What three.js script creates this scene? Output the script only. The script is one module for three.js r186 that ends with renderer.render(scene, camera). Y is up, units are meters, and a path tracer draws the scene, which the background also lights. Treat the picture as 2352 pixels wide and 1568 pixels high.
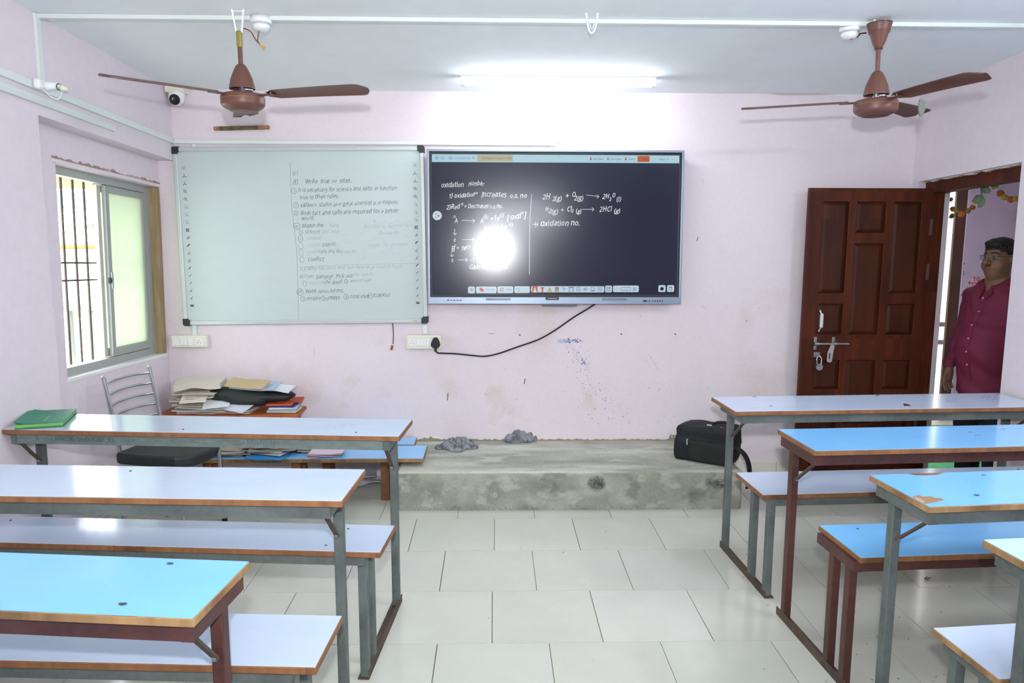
import * as THREE from 'three';
import { RoundedBoxGeometry } from 'three/addons/geometries/RoundedBoxGeometry.js';
import { mergeGeometries } from 'three/addons/utils/BufferGeometryUtils.js';
import { RectAreaLightUniformsLib } from 'three/addons/lights/RectAreaLightUniformsLib.js';
RectAreaLightUniformsLib.init();

// ---------------------------------------------------------------- camera
const scene = new THREE.Scene();
const CAM = { f: 1724.04, pitch: 0.138, yaw: 0.0237, roll: 0.003, pos: new THREE.Vector3(0, 1.70, 5.24) };
const camera = new THREE.PerspectiveCamera(2 * Math.atan(784 / CAM.f) * 180 / Math.PI, 2352 / 1568, 0.05, 200);
const V = (x, y, z) => new THREE.Vector3(x, y, z);
const fwd = V(Math.sin(CAM.yaw) * Math.cos(CAM.pitch), -Math.sin(CAM.pitch), -Math.cos(CAM.yaw) * Math.cos(CAM.pitch));
const rt0 = V(Math.cos(CAM.yaw), 0, Math.sin(CAM.yaw)), up0 = rt0.clone().cross(fwd);
const rgt = rt0.clone().multiplyScalar(Math.cos(CAM.roll)).addScaledVector(up0, Math.sin(CAM.roll));
const upv = up0.clone().multiplyScalar(Math.cos(CAM.roll)).addScaledVector(rt0, -Math.sin(CAM.roll));
camera.position.copy(CAM.pos);
camera.quaternion.setFromRotationMatrix(new THREE.Matrix4().makeBasis(rgt, upv, fwd.clone().negate()));
// a photo pixel's direction met with a plane of the room
function at(px, py, axis, val) {
  const d = fwd.clone().addScaledVector(rgt, (px - 1176) / CAM.f).addScaledVector(upv, -(py - 784) / CAM.f);
  return CAM.pos.clone().addScaledVector(d, (val - CAM.pos[axis]) / d[axis]);
}

// ---------------------------------------------------------------- sky and lights
const SKY = 16;
scene.background = new THREE.Color().setRGB(0.92 * SKY, 0.97 * SKY, 1.03 * SKY);
const renderer = new THREE.WebGLRenderer();
renderer.toneMapping = THREE.LinearToneMapping;
renderer.toneMappingExposure = 0.735;
renderer.shadowMap.enabled = true;
const TUBE = 60, FLASH = 34;
const sun = new THREE.DirectionalLight('#fff4e2', 16); sun.position.set(9, 12, 5); sun.target.position.set(-2, 0, 1); sun.castShadow = true; sun.shadow.mapSize.set(2048, 2048);
Object.assign(sun.shadow.camera, { left: -12, right: 12, top: 12, bottom: -12, near: 0.5, far: 40 }); scene.add(sun, sun.target);

// ---------------------------------------------------------------- helpers
let seed = 7;
const rnd = () => { seed = (seed + 0x6d2b79f5) | 0; let t = Math.imul(seed ^ (seed >>> 15), 1 | seed); t = (t + Math.imul(t ^ (t >>> 7), 61 | t)) ^ t; return ((t ^ (t >>> 14)) >>> 0) / 4294967296; };
const rr = (a, b) => a + (b - a) * rnd();
const PI = Math.PI;
const taken = new Map();
function numbered(n) { const k = taken.get(n) || 0; taken.set(n, k + 1); return k ? n + '_' + String(k).padStart(3, '0') : n; }
function sh(o) { o.castShadow = true; o.receiveShadow = true; return o; }
function thing(name, label, category, pos = [0, 0, 0], turn = 0, group) {
  const o = new THREE.Group(); o.name = numbered(name); o.position.set(...pos); o.rotation.y = turn;
  o.userData = { label, category }; if (group) o.userData.group = group; scene.add(o); return o;
}
function part(parent, name, geo, m, label) {
  const o = sh(new THREE.Mesh(Array.isArray(geo) ? join(geo) : geo, m)); o.name = name; parent.add(o);
  if (label) o.userData.label = label; return o;
}
function single(name, label, category, geo, m, group) {
  const o = sh(new THREE.Mesh(Array.isArray(geo) ? join(geo) : geo, m)); o.name = numbered(name);
  o.userData = { label, category }; if (group) o.userData.group = group; scene.add(o); return o;
}
function struct(name, geo, m, label) {
  const o = sh(new THREE.Mesh(Array.isArray(geo) ? join(geo) : geo, m)); o.name = name; o.userData.kind = 'structure';
  if (label) o.userData.label = label; scene.add(o); return o;
}
function structGroup(name, label) { const o = new THREE.Group(); o.name = name; o.userData = { kind: 'structure', label }; scene.add(o); return o; }
function join(list) {
  return mergeGeometries(list.map((g) => {
    g = g.index ? g.toNonIndexed() : g;
    for (const k of Object.keys(g.attributes)) if (!['position', 'normal', 'uv'].includes(k)) g.deleteAttribute(k);
    if (!g.attributes.uv) g.setAttribute('uv', new THREE.BufferAttribute(new Float32Array(g.attributes.position.count * 2), 2));
    g.morphAttributes = {}; return g;
  }));
}
// uv in metres from the way each face points
function muv(g, s = 1) {
  g = g.index ? g.toNonIndexed() : g; const p = g.attributes.position, n = g.attributes.normal, uv = new Float32Array(p.count * 2);
  for (let i = 0; i < p.count; i++) {
    const j = Math.floor(i / 3) * 3; let nx = 0, ny = 0, nz = 0;
    for (let k = 0; k < 3; k++) { nx += n.getX(j + k); ny += n.getY(j + k); nz += n.getZ(j + k); }
    nx = Math.abs(nx); ny = Math.abs(ny); nz = Math.abs(nz);
    const x = p.getX(i), y = p.getY(i), z = p.getZ(i);
    const [a, b] = ny >= nx && ny >= nz ? [x, z] : nx >= nz ? [z, y] : [x, y];
    uv[i * 2] = a * s; uv[i * 2 + 1] = b * s;
  }
  g.setAttribute('uv', new THREE.BufferAttribute(uv, 2)); return g;
}
const B = (w, h, d, x = 0, y = 0, z = 0) => new THREE.BoxGeometry(w, h, d).translate(x, y, z);
const BB = (x0, x1, y0, y1, z0, z1) => B(x1 - x0, y1 - y0, z1 - z0, (x0 + x1) / 2, (y0 + y1) / 2, (z0 + z1) / 2);
const RB = (w, h, d, r, x = 0, y = 0, z = 0, s = 2) => new RoundedBoxGeometry(w, h, d, s, Math.min(r, w / 2.01, h / 2.01, d / 2.01)).translate(x, y, z);
const CY = (r0, r1, h, x = 0, y = 0, z = 0, n = 20) => new THREE.CylinderGeometry(r0, r1, h, n).translate(x, y, z);
const LA = (pts, n = 32) => new THREE.LatheGeometry(pts.map(([r, y]) => new THREE.Vector2(r, y)), n);
function TU(pts, r, seg = 0, rad = 8) {
  const c = new THREE.CatmullRomCurve3(pts.map((p) => (p.isVector3 ? p : V(...p))), false, 'centripetal');
  return new THREE.TubeGeometry(c, seg || pts.length * 6, r, rad, false);
}
// a straight bar of square section between two points
function bar(a, b, w, h = w, roll = 0) {
  a = a.isVector3 ? a : V(...a); b = b.isVector3 ? b : V(...b);
  const d = b.clone().sub(a), L = d.length(), g = new THREE.BoxGeometry(w, h, L); g.rotateZ(roll);
  g.applyQuaternion(new THREE.Quaternion().setFromUnitVectors(V(0, 0, 1), d.normalize())); const m = a.add(b).multiplyScalar(0.5);
  return g.translate(m.x, m.y, m.z);
}
function rod(a, b, r, n = 10) {
  a = a.isVector3 ? a : V(...a); b = b.isVector3 ? b : V(...b);
  const d = b.clone().sub(a), L = d.length(), g = new THREE.CylinderGeometry(r, r, L, n);
  g.applyQuaternion(new THREE.Quaternion().setFromUnitVectors(V(0, 1, 0), d.normalize())); const m = a.add(b).multiplyScalar(0.5);
  return g.translate(m.x, m.y, m.z);
}
function poly(pts, depth, bevel = 0) {   // outline in x,y pulled along z
  const s = new THREE.Shape(pts.map(([x, y]) => new THREE.Vector2(x, y)));
  return new THREE.ExtrudeGeometry(s, { depth, bevelEnabled: bevel > 0, bevelSize: bevel, bevelThickness: bevel, bevelSegments: 2, curveSegments: 10 });
}
// value noise
const hsh = (x, y, z = 0) => { let h = Math.imul(x | 0, 374761393) ^ Math.imul(y | 0, 668265263) ^ Math.imul(z | 0, 1274126177); h = Math.imul(h ^ (h >>> 13), 1274126177); return ((h ^ (h >>> 16)) >>> 0) / 4294967296; };
const sm = (t) => t * t * (3 - 2 * t), lp = (a, b, t) => a + (b - a) * t, cl = (x, a = 0, b = 1) => Math.min(b, Math.max(a, x));
function vn(x, y, per = 0, s = 0) {
  const xi = Math.floor(x), yi = Math.floor(y), fx = sm(x - xi), fy = sm(y - yi), w = (a) => (per ? ((a % per) + per) % per : a);
  return lp(lp(hsh(w(xi), w(yi), s), hsh(w(xi + 1), w(yi), s), fx), lp(hsh(w(xi), w(yi + 1), s), hsh(w(xi + 1), w(yi + 1), s), fx), fy);
}
function fbm(x, y, o = 4, per = 0, s = 0) { let a = 0, k = 0.5, n = 0; for (let i = 0; i < o; i++) { a += k * vn(x, y, per, s + i); n += k; x *= 2; y *= 2; per *= 2; k *= 0.5; } return a / n; }
const vn3 = (x, y, z) => { const zi = Math.floor(z), f = sm(z - zi); return lp(vn(x, y, 0, zi), vn(x, y, 0, zi + 1), f); };
// computed textures
function tex(w, h, fn, { srgb = true, rx = 1, ry = 1 } = {}) {
  const d = new Uint8Array(w * h * 4);
  for (let y = 0; y < h; y++) for (let x = 0; x < w; x++) { const c = fn(x / w, y / h, x, y), i = (y * w + x) * 4; for (let k = 0; k < 3; k++) d[i + k] = cl(c[k], 0, 255); d[i + 3] = 255; }
  const t = new THREE.DataTexture(d, w, h); t.magFilter = THREE.LinearFilter; t.minFilter = THREE.LinearMipmapLinearFilter; t.wrapS = t.wrapT = THREE.RepeatWrapping;
  if (srgb) t.colorSpace = THREE.SRGBColorSpace; t.repeat.set(rx, ry); t.needsUpdate = true; return t;
}
function canvasTex(w, h, draw) {
  const c = document.createElement('canvas'); c.width = w; c.height = h; const x = c.getContext('2d'); draw(x, w, h);
  const t = new THREE.CanvasTexture(c); t.colorSpace = THREE.SRGBColorSpace; t.wrapS = t.wrapT = THREE.ClampToEdgeWrapping; t.anisotropy = 8; return t;
}
const hex = (s) => [parseInt(s.slice(1, 3), 16), parseInt(s.slice(3, 5), 16), parseInt(s.slice(5, 7), 16)];
const mix3 = (a, b, t) => [lp(a[0], b[0], t), lp(a[1], b[1], t), lp(a[2], b[2], t)];
const std = (o) => new THREE.MeshStandardMaterial(o), phy = (o) => new THREE.MeshPhysicalMaterial(o);
// mottled paint: base colour with fine and coarse grain
function mottle(base, alt, { n = 256, per = 6, amt = 0.5, fine = 6, s = 0 } = {}) {
  const a = hex(base), b = hex(alt);
  return tex(n, n, (u, v) => { const t = cl((fbm(u * per, v * per, 4, per, s) - 0.5) * 2.2 * amt + 0.35), g = (vn(u * 90, v * 90, 90, s + 9) - 0.5) * fine; const c = mix3(a, b, t); return [c[0] + g, c[1] + g, c[2] + g]; });
}
// uneven handwriting: every letter a little off
function hand(x, text, X, Y, size, { color = '#222', jit = 0.05, slant = 0.1, wide = 0.92, weight = '', alpha = 1, font = 'sans-serif', bold = 0 } = {}) {
  x.save(); x.fillStyle = color; x.textBaseline = 'alphabetic'; let cx = X;
  for (const ch of text) {
    const s = size * (1 + (rnd() - 0.5) * jit * 2.2);
    x.save(); x.globalAlpha = alpha * (0.8 + 0.2 * rnd()); x.translate(cx, Y + (rnd() - 0.5) * size * jit * 1.6); x.rotate((rnd() - 0.5) * jit * 1.8); x.transform(wide, 0, -slant, 1, 0, 0);
    x.font = weight + ' ' + s.toFixed(1) + 'px ' + font; const w = x.measureText(ch).width; x.fillText(ch, 0, 0); if (bold) { x.strokeStyle = color; x.lineWidth = bold; x.lineJoin = 'round'; x.strokeText(ch, 0, 0); } x.restore();
    cx += w * wide * (0.97 + 0.08 * rnd());
  }
  x.restore(); return cx;
}
// smooth closed surface of a distance function (surface nets)
function skin(fn, lo, hi, cell) {
  const n = [0, 1, 2].map((k) => Math.max(2, Math.ceil((hi[k] - lo[k]) / cell) + 1)), F = new Float32Array(n[0] * n[1] * n[2]);
  const id = (i, j, k) => i + n[0] * (j + n[1] * k);
  for (let k = 0; k < n[2]; k++) for (let j = 0; j < n[1]; j++) for (let i = 0; i < n[0]; i++) F[id(i, j, k)] = fn(lo[0] + i * cell, lo[1] + j * cell, lo[2] + k * cell);
  const vid = new Int32Array(F.length).fill(-1), P = [], I = [];
  for (let k = 0; k < n[2] - 1; k++) for (let j = 0; j < n[1] - 1; j++) for (let i = 0; i < n[0] - 1; i++) {
    let m = 0, sx = 0, sy = 0, sz = 0, c = 0; const v = [];
    for (let q = 0; q < 8; q++) { v[q] = F[id(i + (q & 1), j + ((q >> 1) & 1), k + (q >> 2))]; if (v[q] < 0) m |= 1 << q; }
    if (m === 0 || m === 255) continue;
    for (let q = 0; q < 8; q++) for (const b of [1, 2, 4]) { if (q & b) continue; const w = q | b; if ((v[q] < 0) === (v[w] < 0)) continue; const t = v[q] / (v[q] - v[w]); sx += (q & 1) + (b === 1 ? t : 0); sy += ((q >> 1) & 1) + (b === 2 ? t : 0); sz += (q >> 2) + (b === 4 ? t : 0); c++; }
    vid[id(i, j, k)] = P.length / 3; P.push(lo[0] + (i + sx / c) * cell, lo[1] + (j + sy / c) * cell, lo[2] + (k + sz / c) * cell);
  }
  const quad = (a, b, c, d, flip) => { if (a < 0 || b < 0 || c < 0 || d < 0) return; flip ? I.push(a, c, b, a, d, c) : I.push(a, b, c, a, c, d); };
  for (let k = 1; k < n[2] - 1; k++) for (let j = 1; j < n[1] - 1; j++) for (let i = 1; i < n[0] - 1; i++) {
    const a = F[id(i, j, k)] < 0;
    if (a !== F[id(i + 1, j, k)] < 0) quad(vid[id(i, j - 1, k - 1)], vid[id(i, j, k - 1)], vid[id(i, j, k)], vid[id(i, j - 1, k)], !a);
    if (a !== F[id(i, j + 1, k)] < 0) quad(vid[id(i - 1, j, k - 1)], vid[id(i - 1, j, k)], vid[id(i, j, k)], vid[id(i, j, k - 1)], !a);
    if (a !== F[id(i, j, k + 1)] < 0) quad(vid[id(i - 1, j - 1, k)], vid[id(i, j - 1, k)], vid[id(i, j, k)], vid[id(i - 1, j, k)], !a);
  }
  const g = new THREE.BufferGeometry(); g.setAttribute('position', new THREE.Float32BufferAttribute(P, 3));
  const N = new Float32Array(P.length), e = cell * 0.5;
  for (let q = 0; q < P.length; q += 3) { const [a, b, c] = [P[q], P[q + 1], P[q + 2]]; const gx = fn(a + e, b, c) - fn(a - e, b, c), gy = fn(a, b + e, c) - fn(a, b - e, c), gz = fn(a, b, c + e) - fn(a, b, c - e), l = Math.hypot(gx, gy, gz) || 1; N[q] = gx / l; N[q + 1] = gy / l; N[q + 2] = gz / l; }
  g.setAttribute('normal', new THREE.BufferAttribute(N, 3)); g.setAttribute('uv', new THREE.BufferAttribute(new Float32Array(P.length / 3 * 2), 2)); g.setIndex(I); return g;
}
const smin = (a, b, k) => { const h = Math.max(k - Math.abs(a - b), 0) / k; return Math.min(a, b) - h * h * k * 0.25; };
function cap(p, a, b, ra, rb) {   // tapered capsule
  const bx = b[0] - a[0], by = b[1] - a[1], bz = b[2] - a[2], px = p[0] - a[0], py = p[1] - a[1], pz = p[2] - a[2];
  const t = cl((px * bx + py * by + pz * bz) / (bx * bx + by * by + bz * bz)); return Math.hypot(px - bx * t, py - by * t, pz - bz * t) - lp(ra, rb, t);
}
function ell(p, c, r) { const x = (p[0] - c[0]) / r[0], y = (p[1] - c[1]) / r[1], z = (p[2] - c[2]) / r[2], k0 = Math.hypot(x, y, z), k1 = Math.hypot(x / r[0], y / r[1], z / r[2]); return k1 < 1e-9 ? -Math.min(...r) : k0 * (k0 - 1) / k1; }

// ---------------------------------------------------------------- materials
const M = {};
M.pink = std({ map: mottle('#e5dbe1', '#e0d5dc', { n: 512, per: 5, amt: 0.6, fine: 4, s: 3 }), roughness: 0.75 });
M.ceil = std({ map: mottle('#f4f9fa', '#eef4f5', { n: 512, per: 4, amt: 0.5, fine: 3, s: 4 }), roughness: 0.85 });
M.grout = std({ color: '#75694f', roughness: 0.95 });
M.pvc = std({ color: '#dfe7e2', roughness: 0.45 });
M.white = std({ color: '#eef0ee', roughness: 0.4 });
M.cream = std({ color: '#e9e6d2', roughness: 0.42 });
M.wire = std({ color: '#c9c2b4', roughness: 0.6 });
M.black = std({ color: '#111214', roughness: 0.45 });
M.rubber = std({ color: '#17171a', roughness: 0.6 });
M.chrome = std({ color: '#c9cccf', metalness: 1, roughness: 0.14 });
M.steel = std({ color: '#a7aaab', metalness: 0.9, roughness: 0.35 });
M.alu = std({ color: '#a6aba5', metalness: 0.15, roughness: 0.5 });
M.alulight = std({ color: '#c9c7b8', metalness: 0.2, roughness: 0.5 });
M.brass = std({ color: '#a59653', metalness: 0.8, roughness: 0.45 });
M.galv = std({ map: mottle('#69716e', '#555d5a', { per: 9, amt: 0.9, fine: 10, s: 5 }), roughness: 0.55, metalness: 0.25 });
M.brownsteel = std({ map: mottle('#53302a', '#40241f', { per: 9, amt: 0.9, fine: 8, s: 6 }), roughness: 0.5 });
M.rust = std({ map: mottle('#5b4a3e', '#463931', { per: 10, amt: 1, fine: 14, s: 7 }), roughness: 0.8 });
M.fan = std({ map: mottle('#6d473c', '#644137', { per: 6, amt: 0.6, fine: 4, s: 8 }), roughness: 0.42 });
M.fangold = std({ color: '#a8894d', metalness: 0.7, roughness: 0.4 });

// ================================================================ the room shell
const XL = -2.16, XW = -2.272, XR = 2.9, ZR = 7.2, SL = 0.045, H0 = 2.67;
const ceilY = (z) => H0 + SL * z;
const T = 0.4722, Z0 = 0.853, GAP = 0.0032;

// floor: screed with every tile laid on it
const floor = structGroup('floor', 'ivory glazed floor tiles laid in staggered rows');
part(floor, 'screed', BB(-2.5, 3.2, -0.16, -0.006, -0.15, ZR + 0.15), M.grout);
{
  const tones = ['#d1d3c6', '#ced1c4', '#d4d5c9', '#cdd0c4', '#d0d1c3', '#d2d4c8'];
  const mats = tones.map((c, i) => { const b = hex(c); return phy({ map: tex(128, 128, (u, v) => { const g = (fbm(u * 5, v * 5, 3, 5, 40 + i) - 0.5) * 7 + (vn(u * 60, v * 60, 60, i) - 0.5) * 2; return [b[0] + g, b[1] + g, b[2] + g * 0.8]; }), roughness: 0.17, clearcoat: 0.3, clearcoatRoughness: 0.08 }); });
  const base = B(1, 0.012, 1);
  const offs = { 0: -0.225, 1: -0.472, 2: -0.267, 3: -0.482, 4: -0.241 };
  for (let r = -1; r <= 13; r++) {
    let za = Z0 + (r - 1) * T, zb = za + T; za = Math.max(za, 0); zb = Math.min(zb, ZR); if (zb - za < 0.02) continue;
    const off = offs[r] ?? (r % 2 ? -0.475 : -0.235);
    for (let k = -6; k < 9; k++) {
      let xa = off + k * T, xb = xa + T; xa = Math.max(xa, XW); xb = Math.min(xb, XR); if (xb - xa < 0.02) continue;
      const t = sh(new THREE.Mesh(base, mats[Math.floor(rnd() * 6)])); t.name = 'tile'; floor.add(t);
      t.scale.set(xb - xa - GAP, 1, zb - za - GAP); t.position.set((xa + xb) / 2 + rr(-0.0007, 0.0007), -0.006 + rr(-0.0003, 0.0003), (za + zb) / 2 + rr(-0.0007, 0.0007)); t.rotation.y = rr(-0.0012, 0.0012);
    }
  }
}
// ceiling, a slab that rises slightly towards the back of the room
{
  const g = B(5.7, 0.16, ZR + 0.4, 0.3, 0, 0); muv(g, 0.35); g.rotateX(-Math.atan(SL)); g.translate(0, ceilY(3.6) + 0.08, 3.6);
  struct('ceiling', g, M.ceil, 'white painted ceiling');
}
// front wall: pink paint with scuffs, ink and peeling paint
const BW = { x0: -2.45, x1: 3.15, y0: -0.15, y1: 3.05 };
const wallTex = canvasTex(2048, 1170, (x, w, h) => {
  const img = x.createImageData(w, h), d = img.data, a = hex('#e6dce0'), b = hex('#e1d5da'), st = hex('#d8c8c1');
  for (let j = 0; j < h; j++) for (let i = 0; i < w; i++) {
    const X = BW.x0 + (i / w) * (BW.x1 - BW.x0), Y = BW.y1 - (j / h) * (BW.y1 - BW.y0);
    let c = mix3(a, b, fbm(X * 2.2, Y * 2.2, 4, 0, 11));
    const s = fbm(X * 3.1 + 7, Y * 3.1, 5, 0, 21); if (s > 0.56 && Y < 1.35) c = mix3(c, st, cl((s - 0.56) * 4) * (0.35 + 0.65 * vn(X * 160, Y * 160, 0, 5)));
    const s2 = fbm(X * 6 + 3, Y * 5, 5, 0, 31); if (s2 > 0.66 && Y < 0.75) c = mix3(c, hex('#c9b9a4'), cl((s2 - 0.66) * 4) * vn(X * 220, Y * 220, 0, 6));
    const g = (hsh(i, j, 2) - 0.5) * 5 + (vn(X * 60, Y * 60, 0, 8) - 0.5) * 3, q = (j * w + i) * 4;
    d[q] = c[0] + g; d[q + 1] = c[1] + g; d[q + 2] = c[2] + g; d[q + 3] = 255;
  }
  x.putImageData(img, 0, 0);
  const sx = w / (BW.x1 - BW.x0), sy = h / (BW.y1 - BW.y0);
  const W = (px, py) => { const p = at(px, py, 'z', 0); return [(p.x - BW.x0) * sx, (BW.y1 - p.y) * sy]; };
  const dot = (px, py, r, col, al = 1) => { const [X, Y] = W(px, py); x.globalAlpha = al; x.fillStyle = col; x.beginPath(); x.ellipse(X, Y, r, r * rr(0.7, 1.3), rr(0, 3), 0, 7); x.fill(); x.globalAlpha = 1; };
  const line = (pts, wd, col, al = 1) => { x.globalAlpha = al; x.strokeStyle = col; x.lineWidth = wd; x.lineCap = 'round'; x.beginPath(); pts.forEach((p, i) => { const [X, Y] = W(...p); i ? x.lineTo(X, Y) : x.moveTo(X, Y); }); x.stroke(); x.globalAlpha = 1; };
  // blue ink: a grainy smear with spatter running down to the right
  for (let i = 0; i < 1500; i++) { const t = rnd(); dot(1282 + t * 55 + rr(-4, 4), 783 + rr(-5, 5) * (1 - t * 0.5), rr(0.5, 1.1), '#7f93cc', rr(0.04, 0.2) * (1 - t * 0.6)); }
  for (let i = 0; i < 800; i++) { const t = rnd(); dot(1305 + t * 45 + rr(-7, 9), 790 + t * 60 + rr(-4, 4), rr(0.4, 1), '#9aa7cf', rr(0.04, 0.18)); }
  for (let i = 0; i < 160; i++) { const t = rnd() ** 0.8; dot(1300 + t * 90 + rr(-26, 50) * (0.3 + t), 780 + t * 190 + rr(-12, 12), rr(0.4, 1.2), rnd() < 0.6 ? '#2e3147' : '#4453a0', rr(0.35, 0.9)); }
  for (let i = 0; i < 26; i++) dot(1295 + rr(0, 40), 778 + rr(0, 9), rr(0.7, 1.5), '#272b4a', 0.9);
  for (let i = 0; i < 14; i++) dot(1336 + rr(0, 8), 824 + rr(0, 12), rr(0.7, 1.4), '#2e3870', 0.9);
  for (let i = 0; i < 90; i++) dot(rr(1060, 1620), rr(720, 1005), rr(0.4, 0.9), '#4b4547', rr(0.3, 0.8));
  for (let i = 0; i < 60; i++) dot(rr(1440, 1760), rr(880, 1010), rr(0.4, 1.1), '#4b4240', rr(0.3, 0.8));
  for (const [px, py] of [[1194, 769], [1427, 767], [1551, 767]]) { dot(px, py, 2.2, '#8b7a62'); dot(px, py, 1.3, '#3c342d'); }
  line([[1123, 766], [1135, 766]], 1.1, '#6e5347', 0.7); line([[1206, 870], [1204, 881]], 1.6, '#15151a'); line([[1029, 902], [1028, 919]], 1.6, '#15151a');
  line([[1490, 812], [1513, 853]], 0.6, '#7c7780', 0.7); line([[1500, 817], [1482, 832]], 0.6, '#7c7780', 0.5); line([[1603, 545], [1601, 553]], 1.6, '#2a2a2e', 0.9); line([[1610, 703], [1622, 707]], 0.5, '#777', 0.8);
  line([[1613, 410], [1615, 420]], 2, '#b9c6d0', 0.9); line([[1714, 735], [1716, 739]], 1.2, '#333', 0.9); line([[1745, 705], [1742, 710]], 0.8, '#888', 0.8); line([[722, 800], [722, 818]], 0.6, '#9a8f92', 0.8);
  line([[600, 300], [612, 318], [618, 327]], 0.6, '#b59ea5', 0.8); line([[1330, 915], [1333, 930]], 0.5, '#999', 0.8);
  // peeling paint along the top of the platform
  const peel = (pts, col, al = 1) => { x.globalAlpha = al; x.fillStyle = col; x.beginPath(); pts.forEach((p, i) => { const [X, Y] = W(p[0] + rr(-1, 1), p[1] + rr(-0.8, 0.8)); i ? x.lineTo(X, Y) : x.moveTo(X, Y); }); x.closePath(); x.fill(); x.globalAlpha = 1; };
  const edge = [[915, 1018]]; for (let px = 915; px <= 1705; px += 5) edge.push([px, 1010 - rr(0, 3.2) - (px > 960 && px < 1012 ? rr(1, 6) : 0) - (px > 1535 && px < 1566 ? rr(3, 12) : 0)]); edge.push([1705, 1018]);
  peel(edge, '#8d8a74');
  for (let i = 0; i < 40; i++) { const px = rr(1180, 1580); peel([[px, 1012], [px + rr(4, 18), 1009], [px + rr(18, 40), 1012]], '#b98d66', 0.6); }
  for (let i = 0; i < 8; i++) { const px = rr(975, 1008); peel([[px, 1003], [px + rr(3, 9), 1001], [px + rr(4, 8), 1006]], '#efe6e4'); }
  for (let i = 0; i < 14; i++) { const px = rr(1538, 1562); peel([[px, rr(1000, 1006)], [px + rr(2, 5), rr(999, 1004)], [px + rr(1, 5), rr(1003, 1008)]], rnd() < 0.5 ? '#d5cbc4' : '#54503f'); }
});
struct('wall_front', (() => { const g = B(BW.x1 - BW.x0, BW.y1 - BW.y0, 0.15, (BW.x0 + BW.x1) / 2, (BW.y0 + BW.y1) / 2, -0.075); return g; })(), std({ map: wallTex, roughness: 0.72 }), 'pale pink front wall with ink specks and scuffs');

// left wall: recessed bay with the window, deep beam over it, pier beside it
function zyWall(outline, holes, depth, faceX, m, name, label, dir = -1) {
  const s = new THREE.Shape(outline.map(([z, y]) => new THREE.Vector2(z, y)));
  for (const h of holes) s.holes.push(new THREE.Path(h.map(([z, y]) => new THREE.Vector2(z, y))));
  let g = new THREE.ExtrudeGeometry(s, { depth, bevelEnabled: false }); g.rotateY(-PI / 2); g.translate(faceX + (dir > 0 ? depth : 0), 0, 0); g = muv(g, 0.4);
  return struct(name, g, m, label);
}
const WIN = { z: 0.623, y: 1.483, w: 1.22, h: 1.135, tilt: -0.038 };
const winQuad = (zc, g = 0) => { const c = Math.cos(WIN.tilt), s = Math.sin(WIN.tilt), o = []; for (const [a, b] of [[-1, -1], [1, -1], [1, 1], [-1, 1]]) { const z = a * (WIN.w / 2 + g), y = b * (WIN.h / 2 + g); o.push([zc + y * s + z * c, WIN.y + y * c - z * s]); } return o; };
const Z2 = 3.55;
zyWall([[-0.15, -0.15], [ZR + 0.15, -0.15], [ZR + 0.15, 3.1], [-0.15, 3.1]], [winQuad(WIN.z), winQuad(Z2)], 0.17, XW, M.pink, 'wall_left', 'pink side wall around the window');
zyWall([[1.52, -0.01], [ZR, -0.01], [ZR, 3.1], [1.52, 3.1]], [winQuad(Z2, 0.02)], XL - XW - 0.002, XL, M.pink, 'trim_1', 'pink plastered pier beside the window bay');
zyWall([[0.0, 2.204], [1.52, 2.267], [1.52, 3.0], [0.0, 3.0]], [], XL - XW - 0.002, XL, M.pink, 'trim_2', 'pink plastered beam above the window');
// right wall with the doorway
const DOOR = { z0: 0.075, z1: 1.082, top: 2.10 };
zyWall([[-0.15, -0.15], [DOOR.z0, -0.15], [DOOR.z0, 2.083], [DOOR.z1, 2.118], [DOOR.z1, -0.15], [ZR + 0.15, -0.15], [ZR + 0.15, 3.1], [-0.15, 3.1]], [], 0.225, XR, M.pink, 'wall_right', 'pink side wall with the doorway', 1);
struct('wall_rear', muv(BB(-2.45, 3.15, -0.15, 3.15, ZR, ZR + 0.15), 0.4), M.pink, 'pink rear wall of the classroom');

// skirting tiles
{
  const skm = ['#dddccb', '#d9d8c8', '#e0decd'].map((c) => std({ color: c, roughness: 0.25 }));
  const run = (name, a, b, along, fixed, thick) => {
    const o = structGroup(name, 'ivory skirting tiles along the foot of the wall'); let p = a;
    while (p < b - 0.02) { const e = Math.min(b, p + 0.4722); const g = along === 'x' ? RB(e - p - 0.003, 0.095, 0.012, 0.003, (p + e) / 2, 0.048, fixed, 1) : RB(0.012, 0.095, e - p - 0.003, 0.003, fixed, 0.048, (p + e) / 2, 1); part(o, 'skirting_tile', g, skm[Math.floor(rnd() * 3)]); p = e; }
  };
  run('baseboard_front', 1.575, 2.9, 'x', 0.006); run('baseboard_left', 0.02, 1.515, 'z', XW + 0.006); run('baseboard_right', 1.12, ZR - 0.02, 'z', XR - 0.006);
}
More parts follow.
